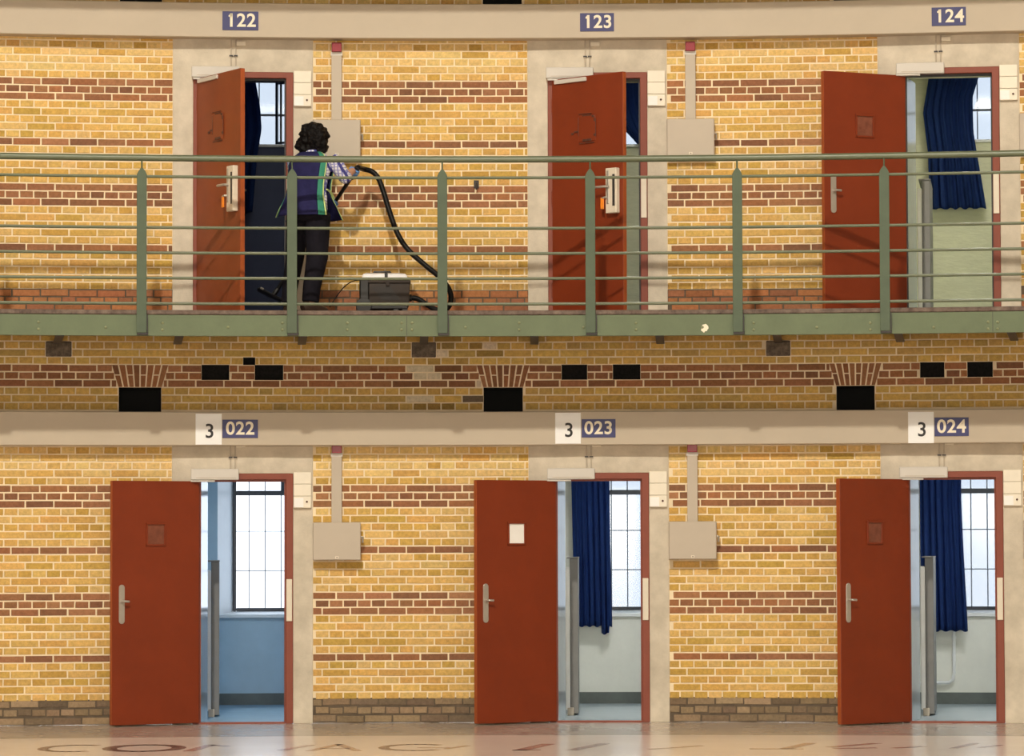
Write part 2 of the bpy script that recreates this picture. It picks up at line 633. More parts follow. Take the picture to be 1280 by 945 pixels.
def lay_courses(bricks, z0, z1, anchor, pitch, colour, holes, first_row_offset=0, smin=-5.9, smax=5.9, wobble=0.0):
    """collect bricks (s, z, length, kind, colour); anchor = centre height of row 0, rows count downwards"""
    r0 = math.floor((anchor - z1) / pitch) - 1
    r1 = math.ceil((anchor - z0) / pitch) + 1
    for r in range(r0, r1 + 1):
        z = anchor - r * pitch
        if z - pitch / 2 < z0 - 0.02 or z + pitch / 2 > z1 + 0.03: continue
        iv = [(smin, smax)]
        for h in holes:
            if min(h['z1'], z + pitch / 2) - max(h['z0'], z - pitch / 2) > 0.031:
                t = max(0, min(1, (z - h['z0']) / (h['z1'] - h['z0'])))
                iv = subtract(iv, h['a0'] + (h['a1'] - h['a0']) * t, h['b0'] + (h['b1'] - h['b0']) * t)
        st = (r % 2 == 0)
        per = STR if st else HDR
        off = (0.05 if (r // 2) % 2 == 0 else 0.05 + STR / 2) if st else 0.05 + HDR / 2
        k = math.floor((smin - off) / per) - 1
        while off + k * per < smax:
            a, b = off + k * per + BJ / 2, off + (k + 1) * per - BJ / 2
            k += 1
            for p, q in iv:
                x0, x1 = max(a, p + 0.003), min(b, q - 0.003)
                if x1 - x0 < 0.022: continue
                c = colour(r, (x0 + x1) / 2, z)
                bricks.append(((x0 + x1) / 2, z + random.uniform(-1, 1) * (0.0012 + wobble), x1 - x0, 's' if st else 'h', c))


def hole(px0, py0, px1, py1, d=0.0):
    a0, zt = at(px0, py0, d)
    a1, zb = at(px1, py1, d)
    return dict(a0=a0 * R, a1=a0 * R, b0=a1 * R, b1=a1 * R, z0=zb, z1=zt)


surround_holes = lambda z0, z1: [dict(a0=th * R + SUR_L, a1=th * R + SUR_L, b0=th * R + SUR_R, b1=th * R + SUR_R, z0=z0, z1=z1) for th in BAYS]

# rectangular black openings and vents in the band between the storeys
big_holes = [hole(148.5, 483, 201.5, 518), hole(604.5, 484, 653.5, 518), hole(1045.5, 481.5, 1093.5, 516)]
vents = [hole(252, 453, 286.5, 474), hole(318.5, 453, 354, 474), hole(702, 452, 734, 473), hole(766, 452, 800.5, 473),
         hole(1150, 448, 1180.5, 470), hole(1209, 447, 1241, 470), hole(304, 446, 319, 453.5)]
pads = [hole(56.5, 424, 90, 441.5), hole(514, 425.5, 545.5, 443), hole(957, 423, 988.5, 440.5)]
BP, BA = 0.0652, 3.043 + 0.0326         # course grid of the band
snap = lambda z: BA - round((BA - z) / BP) * BP
for h in vents + pads:
    k_ = max(1, min(2, round((h['z1'] - h['z0']) / BP)))
    h['z0'] = snap(h['z0'])
    h['z1'] = h['z0'] + k_ * BP
for h in big_holes: h['z1'] = snap(h['z1'])
arches = []
for h in big_holes:
    arches.append(dict(a0=h['a0'] - 0.01, b0=h['b0'] + 0.01, a1=h['a0'] - 0.065, b1=h['b0'] + 0.065, z0=h['z1'], z1=h['z1'] + 3 * BP))


def wall_backing(name, z0, z1, openings, mats, zones, kind='structure'):
    """curved mortar face with real openings (reveals 0.3 deep, dark back)"""
    ss = set([-AW * R, AW * R])
    n = 44
    for i in range(n + 1): ss.add(-AW * R + 2 * AW * R * i / n)
    zs = set([z0, z1])
    for zc, _ in zones:
        if z0 < zc < z1: zs.add(zc)
    for o in openings:
        ss |= {o['a0'], o['b0']}
        zs |= {max(z0, o['z0']), min(z1, o['z1'])}
    ss, zs = sorted(ss), sorted(zs)
    b = MB()
    for i in range(len(ss) - 1):
        for j in range(len(zs) - 1):
            sm, zm = (ss[i] + ss[i + 1]) / 2, (zs[j] + zs[j + 1]) / 2
            if any(o['a0'] < sm < o['b0'] and o['z0'] < zm < o['z1'] for o in openings): continue
            mi = 0
            for zc, zi in zones:
                if zm < zc: mi = zi; break
            b.add([P(ss[i] / R, zs[j]), P(ss[i + 1] / R, zs[j]), P(ss[i + 1] / R, zs[j + 1]), P(ss[i] / R, zs[j + 1])], [(0, 1, 2, 3)], mi)
    for o in openings:
        if o.get('tunnel') is None: continue
        D, mi = -o['tunnel'], o['mi']
        a, c, lo, hi = o['a0'] / R, o['b0'] / R, max(z0, o['z0']), min(z1, o['z1'])
        f = [P(a, lo), P(c, lo), P(c, hi), P(a, hi)]
        k = [P(a, lo, D), P(c, lo, D), P(c, hi, D), P(a, hi, D)]
        b.add(f + k, [(0, 1, 5, 4), (1, 2, 6, 5), (2, 3, 7, 6), (3, 0, 4, 7), (4, 5, 6, 7)], mi)
    o = b.build(name, mats)
    return tag(o, kind=kind)


def finish_bricks(wall, bricks, occluded=lambda s, z: False, n_single=300):
    order = sorted(range(len(bricks)), key=lambda i: (occluded(bricks[i][0], bricks[i][1]) or abs(bricks[i][0]) > 4.42, -bricks[i][2], random.random()))
    single = set(order[:n_single])
    vs, fs, cols = [], [], []
    for i, (s, z, L, kind, c) in enumerate(bricks):
        th = s / R
        var = random.randrange(4)
        dd = random.uniform(-0.0012, 0.0015)
        if i in single:
            o = bpy.data.objects.new('brick', BMESH[kind][var])
            COL.objects.link(o)
            o.parent = wall
            o.location = P(th, z, dd)
            o.rotation_euler = (0, random.uniform(-.006, .006), -th)
            o.scale = (L / BLEN[kind], 1, 1)
            o.color = (*c, 1)
        else:
            v, f = SHAPES[kind][var]
            base = len(vs)
            p0, ct, stn, k = P(th, z, dd), cos(-th), sin(-th), L / BLEN[kind]
            for x, y, zz in v:
                x *= k
                vs.append((p0.x + x * ct - y * stn, p0.y + x * stn + y * ct, p0.z + zz))
            fs += [tuple(q + base for q in ff) for ff in f]
            cols += [c] * len(v)
    me = bpy.data.meshes.new('brickwork')
    me.from_pydata(vs, [], fs)
    me.materials.append(MATS['brick_mass'])
    at_ = me.color_attributes.new('brick_colour', 'FLOAT_COLOR', 'POINT')
    flat = []
    for c in cols: flat += [*c, 1.0]
    at_.data.foreach_set('color', flat)
    me.update()
    o = bpy.data.objects.new('brickwork', me)
    COL.objects.link(o)
    o.parent = wall
    o['kind'] = 'stuff'
    return o


PATTERN = {0, 1, 2, 8, 14, 15, 16, 22}


def col_main(top_pale=0):
    def f(r, s, z):
        if r in PATTERN: return jit(random.choice(BRN), .12)
        c = jit(random.choice(YEL), .09)
        if r < -1 and top_pale and random.random() < 0.65:
            c = jit((0.72, 0.50, 0.20), .05)
        return c
    return f


def leaf_cover(s, z):
    return any(th * R - 1.12 < s < th * R - 0.4 and z < 2.1 for th in BAYS)


# lower storey
low_anchor = 2.011
lower = wall_backing('wall_lower', 0.0, 2.66, surround_holes(-1, 3) , ['mortar', 'mortar_soot'], [(0.216, 1)])
tag(lower, 'ground storey wall of yellow brick with brown bands and dark plinth', 'wall', kind='structure')
bl = []
lay_courses(bl, 0.215, 2.64, low_anchor, 0.0658, col_main(1), surround_holes(-1, 3))
lay_courses(bl, 0.0, 0.216, 0.180, 0.0715, lambda r, s, z: jit(random.choice(DRT), .2), surround_holes(-1, 3), wobble=0.004)
finish_bricks(lower, bl, leaf_cover)

# band between the storeys
hb = [dict(h, tunnel=0.35, mi=2) for h in big_holes] + [dict(h, tunnel=0.16, mi=3) for h in vents]
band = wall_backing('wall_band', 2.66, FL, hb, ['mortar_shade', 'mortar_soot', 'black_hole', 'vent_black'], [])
tag(band, 'brick band between the storeys with flat arches and black vents', 'wall', kind='structure')


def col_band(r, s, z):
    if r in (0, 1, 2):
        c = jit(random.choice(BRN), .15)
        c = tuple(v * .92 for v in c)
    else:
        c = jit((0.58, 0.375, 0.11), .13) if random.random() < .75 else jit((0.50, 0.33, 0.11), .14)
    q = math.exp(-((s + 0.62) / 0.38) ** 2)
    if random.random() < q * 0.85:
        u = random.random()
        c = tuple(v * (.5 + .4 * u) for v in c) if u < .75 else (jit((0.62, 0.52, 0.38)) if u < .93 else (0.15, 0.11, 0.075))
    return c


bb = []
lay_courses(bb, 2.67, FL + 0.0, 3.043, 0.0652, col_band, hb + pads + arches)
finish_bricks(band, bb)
for hh in arches:
    n = 8
    zt, zb = hh['z1'] - 0.004, hh['z0'] + 0.004
    for k in range(n):
        A0 = hh['a0'] + (hh['b0'] - hh['a0']) * k / n + .0065
        B0 = hh['a0'] + (hh['b0'] - hh['a0']) * (k + 1) / n - .0065
        A1 = hh['a1'] + (hh['b1'] - hh['a1']) * k / n + .0065
        B1 = hh['a1'] + (hh['b1'] - hh['a1']) * (k + 1) / n - .0065
        parts = [(0, 1)] if k % 2 else [(0, .52), (.57, 1)]
        for t0, t1 in parts:
            mid = (A0 + B1 + A1 + B0) / 4
            zz = zb + (zt - zb) * (t0 + t1) / 2
            q = lambda a, b, t: a + (b - a) * t - mid
            poly = [(q(A0, A1, t0), zb + (zt - zb) * t0 - zz), (q(B0, B1, t0), zb + (zt - zb) * t0 - zz),
                    (q(B0, B1, t1), zb + (zt - zb) * t1 - zz), (q(A0, A1, t1), zb + (zt - zb) * t1 - zz)]
            o = MB().prism(poly, -0.005, 0.012).build('arch_brick', 'brick_single', band, bevel=.0025)
            o.location = P(mid / R, zz)
            o.rotation_euler = (0, 0, -mid / R)
            o.color = (*[v * .85 for v in jit(random.choice(BRN), .12)], 1)
for h in pads:
    mid = (h['a0'] + h['b0']) / 2
    wx, hz = (h['b0'] - h['a0']) / 2 - .004, (h['z1'] - h['z0']) / 2
    o = MB().box(-wx, wx, -0.012, 0.05, -hz, hz).build('stone_pad', 'stone_pad', band, bevel=.006)
    o.location = P(mid / R, (h['z0'] + h['z1']) / 2)
    o.rotation_euler = (0, 0, -mid / R)

# upper storey
top_hole = []
for h in big_holes:
    top_hole.append(dict(h, z0=h['z0'] + FL + 0.02, z1=h['z1'] + FL + 0.02, tunnel=0.35, mi=2))
ush = surround_holes(FL - .2, FL + 2.66)
upper = wall_backing('wall_upper', FL, 7.3, ush + top_hole, ['mortar', 'mortar_soot', 'black_hole'], [(3.722, 1)])
tag(upper, 'gallery storey wall of yellow brick with brown bands and orange base courses', 'wall', kind='structure')
bu = []
up_anchor = 5.506
lay_courses(bu, 3.716, 7.0, up_anchor, 0.0650, col_main(1), ush + top_hole)
lay_courses(bu, FL, 3.720, 3.686, 0.0635, lambda r, s, z: jit(random.choice(ORA), .12), ush, wobble=.002)
finish_bricks(upper, bu)

# the rest of the round hall behind the camera, closed by the dome
m = MB()
n = 120
for i in range(n):
    a0 = AW + (2 * pi - 2 * AW) * i / n
    a1 = AW + (2 * pi - 2 * AW) * (i + 1) / n
    m.add([P(a0, 0), P(a1, 0), P(a1, 12), P(a0, 12)], [(0, 1, 2, 3)])
n = 16
for i in range(n):
    a0, a1 = -AW + 2 * AW * i / n, -AW + 2 * AW * (i + 1) / n
    m.add([P(a0, 7.3), P(a1, 7.3), P(a1, 12), P(a0, 12)], [(0, 1, 2, 3)])
tag(m.build('wall_hall', 'hall_plaster'), 'plastered ring wall of the round hall behind the viewer', 'wall', kind='structure')
m = MB()
n, k_ = 96, 10
for i in range(n):
    for j in range(k_):
        q = []
        for ii, jj in ((i, j), (i + 1, j), (i + 1, j + 1), (i, j + 1)):
            a, e = 2 * pi * ii / n, pi / 2 * jj / k_
            q.append((R * cos(e) * sin(a), -R + R * cos(e) * cos(a), 12 + 15 * sin(e)))
        m.add(q, [(0, 1, 2, 3)])
tag(m.build('ceiling_dome', 'dome_paint'), 'pale painted dome closing the hall above the galleries', 'ceiling', kind='structure')

# ------------------------------------------------------------------ concrete surrounds, doors, cells
WORDS = ['first', 'middle', 'last']
WHERE = {(0, 0): 'the ground door to the blue room', (0, 1): 'the ground door with a white square hatch', (0, 2): 'the ground door nearest the right picture edge',
         (1, 0): 'the gallery door where the cleaner works', (1, 1): 'the barely open gallery door with orange key tag', (1, 2): 'the gallery door folded flat against the bricks'}
NUM_L, NUM_U = ['022', '023', '024'], ['122', '123', '124']
JAMB = 0.062
LEAF_W, LEAF_H, LEAF_T = 0.80, 2.075, 0.045


def side_root(name, i, fl):
    return empty(name, BAYS[i], fl)


def solve_angle(i, px, fl, lo, hi):
    hinge = Vector((-FW / 2 + JAMB - 0.012, -0.03, 0))
    z = fl + 1.05
    best = None
    for k in range(400):
        a = lo + (hi - lo) * k / 399
        q = hinge + Vector((LEAF_W * cos(a), -LEAF_W * sin(a), 0))
        th = BAYS[i]
        base = P(th, z)
        wx = Vector((cos(th), -sin(th), 0))
        wy = Vector((sin(th), cos(th), 0))
        pp = base + wx * q.x + wy * q.y
        e = abs(project(pp)[0] - px)
        if best is None or e < best[0]: best = (e, a)
    return best[1]


def make_leaf(door, i, alpha, kind, hatch_fill):
    """leaf local frame: x from hinge 0..W, outer face at y=-T/2, inner at +T/2 (closed position)"""
    leaf = MB().box(0, LEAF_W, -LEAF_T / 2, LEAF_T / 2, 0.012, LEAF_H).build('leaf', 'door_red_wood' if kind == 'scuffed' else 'door_red', door, bevel=.003)
    leaf.location = (-FW / 2 + JAMB - 0.012, -0.03, 0)
    leaf.rotation_euler = (0, 0, -alpha)
    W = LEAF_W
    e = MB().box(W - .001, W + .003, -LEAF_T / 2 + .003, LEAF_T / 2 - .003, .016, LEAF_H - .004).build('edge_strip', 'door_edge', leaf)
    # viewing hatch, inner side: recessed-looking frame, sill and glass
    hx, hz = W * 0.505, 1.62
    q = LEAF_T / 2
    b = MB()
    for s in (-1, 1):
        b.box(hx + s * .083 - .009, hx + s * .083 + .009, q, q + .010, hz - .095, hz + .10)
    b.box(hx - .092, hx + .092, q, q + .014, hz + .083, hz + .101)
    b.box(hx - .092, hx + .092, q, q + .010, hz - .10, hz - .083)
    hf = b.build('hatch_frame', 'door_red', leaf, bevel=.002)
    MB().box(hx - .075, hx + .075, q, q + .003, hz - .083, hz + .083).build('hatch_glass', hatch_fill, hf)
    # long-plate lever handle, inner side
    b = MB()
    pts = []
    for k in range(9): pts.append((.026 * cos(pi * k / 8), 1.17 + .026 * sin(pi * k / 8)))
    for k in range(9): pts.append((.026 * cos(pi + pi * k / 8), .89 + .026 * sin(pi + pi * k / 8)))
    hp = MB().prism([(W - .085 + x, z) for x, z in pts], q, q + .009).build('handle_plate', 'chrome', leaf, bevel=.002)
    lv = MB()
    lv.tube([(W - .085, q + .008, 1.055), (W - .085, q + .045, 1.055), (W - .09, q + .052, 1.055), (W - .135, q + .05, 1.053)], .010, 10)
    lv.tube([(W - .085, q + .008, 1.055), (W - .085, q + .016, 1.055)], .018, 12)
    lv.build('lever', 'chrome', hp, smooth=True)
    # lock case, lever and key on the outer side
    b = MB()
    lc = MB().box(W - .155, W - .035, -q - .05, -q, .87, 1.255).build('lock_case', 'cream_metal', leaf, bevel=.005)
    MB().box(W - .075, W - .05, -q - .053, -q - .049, .93, 1.20).build('lock_slot', 'dark_metal', lc)
    MB().box(W - .140, W - .112, -q - .058, -q - .049, .95, 1.235).build('cover_strip', 'chrome', lc, bevel=.004)
    lv = MB()
    lv.tube([(W - .125, -q - .05, 1.095), (W - .125, -q - .085, 1.095), (W - .14, -q - .092, 1.095), (W - .24, -q - .09, 1.095)], .011, 10)
    lv.tube([(W - .125, -q - .048, 1.095), (W - .125, -q - .062, 1.095)], .02, 12)
    lv.build('lever', 'chrome', lc, smooth=True)
    if kind in ('scuffed', 'plain_out'):
        k = MB().box(W - .185, W - .150, -q - .082, -q - .070, .905, 1.005).build('key_tag', 'key_orange', lc, bevel=.004)
        MB().tube([(W - .13, -q - .05, 1.005), (W - .14, -q - .075, 1.005), (W - .168, -q - .078, .998)], .008, 8).build('key', 'chrome', lc)
        # old serving hatch on the outside with scuffed hinges and bolt
        h = MB().box(hx - .095, hx + .095, -q - .006, -q, hz - .11, hz + .11).build('serving_hatch', 'door_red_wood' if kind == 'scuffed' else 'door_red', leaf, bevel=.002)
        rr = random.Random(i + 3)
        for dx, dz, ww, hh_ in ((-.02, .128, .15, .006), (.0, .112, .10, .010), (.07, .10, .03, .02), (.085, .07, .02, .03), (-.12, -.02, .05, .014),
                                (-.165, -.035, .03, .02), (-.0, -.10, .10, .022), (.03, -.125, .10, .008), (.088, -.06, .03, .02), (-.06, -.125, .06, .006),
                                (-.095, .02, .005, .16), (.098, .0, .005, .16)):
            MB().box(hx + dx - ww / 2, hx + dx + ww / 2, -q - .010, -q - .004, hz + dz - hh_ / 2, hz + dz + hh_ / 2).build('hatch_iron', 'rusty_scuff', h, bevel=.002)
    # hinge knuckles
    for hz_ in (.25, 1.05, 1.85):
        MB().tube([(-.004, -.012, hz_ - .06), (-.004, -.012, hz_ + .06)], .011, 8).build('hinge', 'frame_red', leaf)
    return leaf


DOOR_LABEL = {
    (0, 0): 'red-brown cell door swung open beside number 022, blue room behind',
    (0, 1): 'red-brown cell door swung open beside number 023, white square in its hatch',
    (0, 2): 'red-brown cell door swung open beside number 024 on the ground storey',
    (1, 0): 'red-brown gallery door half open beside the cleaner, below number 122',
    (1, 1): 'red-brown gallery door slightly ajar with an orange key tag, below number 123',
    (1, 2): 'red-brown gallery door folded back against bricks, below number 124',
}
ANG = {}
EDGE_PX = {(0, 0): (139, 2.2, 3.1), (0, 1): (594.5, 2.2, 3.1), (0, 2): (1048.5, 2.2, 3.1),
           (1, 0): (303, 0.2, 1.57), (1, 1): (781, 0.2, 1.4), (1, 2): (1029, 2.2, 3.1)}
dn = 0
for st in (0, 1):
    fl = FL * st
    for i in range(3):
        dn += 1
        th = BAYS[i]
        num = (NUM_U if st else NUM_L)[i]
        # concrete surround
        t = empty('trim_%d' % dn, th, fl)
        x0, x1, o0, o1 = SUR_L, SUR_R, -FW / 2, FW / 2
        ztop = 2.62
        MB().prism([(x0, 0), (o0, 0), (o0, FH), (o1, FH), (o1, 0), (x1, 0), (x1, ztop), (x0, ztop)], -0.016, 0.12).build('concrete_panel', 'concrete', t, bevel=.003)
        tag(t, 'pale concrete door surround framing the opening numbered ' + num, 'door surround', kind='structure')
        # door
        d = empty('door_%d' % dn, th, fl)
        tag(d, DOOR_LABEL[(st, i)], 'door', kind='structure')
        b = MB()
        b.prism([(o0, 0), (o0 + JAMB, 0), (o0 + JAMB, FH - .052), (o1 - JAMB, FH - .052), (o1 - JAMB, 0), (o1, 0), (o1, FH), (o0, FH)], -0.03, 0.06)
        fr = b.build('door_frame', 'frame_red', d, bevel=.004)
        MB().prism([(o0 + JAMB - .02, 0), (o0 + JAMB + .012, 0), (o0 + JAMB + .012, FH - .07), (o1 - JAMB - .012, FH - .07),
                    (o1 - JAMB - .012, 0), (o1 - JAMB + .02, 0), (o1 - JAMB + .02, FH - .04), (o0 + JAMB - .02, FH - .04)], 0.02, 0.058).build('rebate', 'dark_metal' if st else 'frame_red', fr)
        MB().box(o0 + JAMB, o1 - JAMB, -.03, .06, 0, .014).build('threshold', 'frame_red', d)
        px, lo, hi = EDGE_PX[(st, i)]
        al = solve_angle(i, px, fl, lo, hi)
        ANG[(st, i)] = al
        kind = {(1, 0): 'scuffed', (1, 1): 'plain_out'}.get((st, i), 'in')
        leaf = make_leaf(d, i, al, kind, 'white_label' if (st, i) == (0, 1) else 'hatch_glass')
        # door closer on the frame head and its arm
        cl = MB().box(-.445, -.035, -.085, -.03, 2.085, 2.18).build('door_closer', 'closer_grey', d, bevel=.006)
        MB().box(-.40, -.06, -.088, -.084, 2.10, 2.105).build('seam', 'steel_grey', cl)
        if al < 1.5:
            # slide rail carried on top of the half-open leaf
            MB().box(.04, .40, -LEAF_T / 2 - .018, -LEAF_T / 2, LEAF_H - .045, LEAF_H - .01).build('slide_rail', 'closer_grey', leaf, bevel=.003)
            a_ = MB().box(-.43, -.20, -.09, -.06, 2.066, 2.08).build('closer_arm', 'closer_grey', d)
        else:
            MB().box(-.445, -.24, -.10, -.05, 2.068, 2.082).build('closer_arm', 'closer_grey', d, bevel=.003)
        # twin cables from the trunking down to the closer, with clips
        for cx in (-.105, -.065):
            c = MB().tube([(cx, -.026, 2.16), (cx, -.026, 2.62)], .006, 8).build('cable', 'steel_grey', d)
            MB().box(cx - .016, cx + .016, -.036, -.016, 2.275, 2.285).build('clip', 'dark_metal', c)
        MB().box(-.058, .02, -.06, -.016, 2.365, 2.40).build('sensor', 'white_plastic', d, bevel=.003)
        # splayed enamel lining of the hinge-side reveal
        ln = MB().prism([(0, .008), (.012, .008), (.012, FH - .06), (0, FH - .06)], 0, .46).build('lining', 'reveal_gloss', d)
        ln.location = (o0 + JAMB - .006, .062, 0)
        ln.rotation_euler = (0, 0, -math.radians(8))
        # strike plate
        MB().box(o1 - .058, o1 - .008, -.042, -.03, .875, 1.235).build('strike_plate', 'cream_metal', d, bevel=.003)
        # intercom panel
        p = empty('intercom_panel', th, fl)
        tag(p, 'cream three-part intercom panel right of ' + WHERE[(st, i)], 'intercom', group='intercom panels beside the doors')
        b = MB()
        for k in range(3):
            MB().box(o1 + .004, o1 + .155, -.045, -.016, 1.845 + k * .103, 1.845 + (k + 1) * .103 - .003).build('panel', 'white_plastic', p, bevel=.003)
        MB().box(o1 + .008, o1 + .088, -.048, -.044, 1.85, 1.93).build('label_card', 'white_label', p)
        MB().tube([(o1 + .118, -.044, 1.898), (o1 + .118, -.052, 1.898)], .009, 12).build('button', 'rusty_scuff', p)
        # grey box with its conduit
        zs = fl
        bth = th + 0.805 / R
        bx = empty('junction_box', bth, fl)
        tag(bx, 'flat grey steel cabinet right of ' + WHERE[(st, i)], 'junction box', group='grey cabinets beside the doors')
        bz = 1.395
        MB().box(-.205, .205, -.13, -.004, bz, bz + .325).build('body', 'steel_grey', bx, bevel=.005)
        MB().box(-.201, .201, -.134, -.128, bz + .004, bz + .321).build('lid', 'steel_grey', bx, bevel=.003)
        MB().box(-.014, .016, -.138, -.132, bz + .012, bz + .035).build('lock_plate', 'cream_metal', bx)
        MB().tube([(0.001, -.136, bz + .024), (.001, -.141, bz + .024)], .005, 8).build('lock_pin', 'dark_metal', bx)
        MB().tube([(.205, -.08, bz + .20), (.222, -.08, bz + .20), (.222, -.08, bz + .15)], .009, 8).build('side_latch', 'chrome', bx)
        cn = empty('conduit', bth, fl)
        tag(cn, 'grey conduit with red cap right of ' + WHERE[(st, i)], 'conduit', group='grey conduits with red caps')
        MB().box(-.045, .045, -.05, -.004, bz + .32, 2.395).build('channel', 'steel_grey', cn, bevel=.003)
        MB().box(-.042, .042, -.085, -.006, 2.315, 2.395).build('end_cap', 'red_cap', cn, bevel=.004)
        MB().box(-.05, .05, -.052, -.006, 2.285, 2.315).build('collar', 'closer_grey', cn)

# ------------------------------------------------------------------ trunking beams, number signs, paper cards
for st in (0, 1):
    fl = FL * st
    zb = at(640, 556.5 if st == 0 else 48, 0.16)[1]
    zt = at(640, 514.5 if st == 0 else 5, 0.16)[1]
    b = MB().arc_box(-AW, AW, -0.002, 0.16, zb, zt).build('cable_trunking', 'trunking_paint', None, bevel=.006)
    tag(b, 'long beige cable trunking above the ' + ('gallery doors carrying 122 to 124' if st else 'ground doors carrying 022 to 024'), 'cable trunking', group='cable trunkings')
    for px in ((135, 508, 1035) if st == 0 else (145, 560, 1120)):
        a, _ = at(px, 536, .16)
        MB().arc_box(a - .00006, a + .00006, .158, .1605, zb + .004, zt - .004).build('seam', 'steel_grey', b)
    signs = [(278, 524.5, 322.5, 547.5), (727, 524, 769.5, 546.8), (1168, 522, 1211, 545)] if st == 0 else \
            [(278, 14, 323, 38), (725, 16.5, 767.5, 39), (1164.5, 9.5, 1207.5, 31.5)]
    for i, (x0, y0, x1, y1) in enumerate(signs):
        num = (NUM_U if st else NUM_L)[i]
        a0, z1 = at(x0, y0, .165)
        a1, z0 = at(x1, y1, .165)
        e = empty('number_sign', (a0 + a1) / 2, (z0 + z1) / 2, 0.162)
        tag(e, 'dark blue plate reading ' + num + ' above ' + WHERE[(st, i)], 'sign', group='cell number signs')
        hw, hh_ = (a1 - a0) * (R - .165) / 2, (z1 - z0) / 2
        MB().box(-hw, hw, -.004, .002, -hh_, hh_).build('plate', 'sign_blue', e, bevel=.001)
        tx_ = text('numerals', num, hh_ * 1.85, e, (0, -.0055, -.001), 'sign_cream', .001, .0030)
        tx_.scale = (1.08, 1.06, 1)
        if st == 1:
            # slanted flag of the figure one
            x0_ = min(v.co.x for v in tx_.data.vertices) * 1.08 + .004
            t0_ = max(v.co.y for v in tx_.data.vertices) * 1.06 - .002
            tx_.location.x = .008
            MB().prism([(x0_ + .012, t0_), (x0_ + .026, t0_), (x0_ + .016, t0_ - .034), (x0_ - .008, t0_ - .028), (x0_ - .008, t0_ - .017)], -.0065, -.0045).build('numeral_flag', 'sign_cream', e)
    if st == 0:
        for i, (x0, y0, x1, y1) in enumerate([(244.5, 517, 277.2, 555.8), (694, 516, 726, 554.5), (1135, 515, 1167.5, 553.8)]):
            a0, z1 = at(x0, y0, .165)
            a1, z0 = at(x1, y1, .165)
            e = empty('paper_card', (a0 + a1) / 2, (z0 + z1) / 2, 0.162)
            tag(e, 'white paper card reading 3 above ' + WHERE[(0, i)], 'card', group='paper cards on the trunking')
            hw, hh_ = (a1 - a0) * (R - .165) / 2, (z1 - z0) / 2
            MB().box(-hw, hw, -.0025, .001, -hh_, hh_).build('sheet', 'paper', e)
            text('numeral', '3', .170, e, (.008, -.0032, -.022), 'ink', .0005, .002)

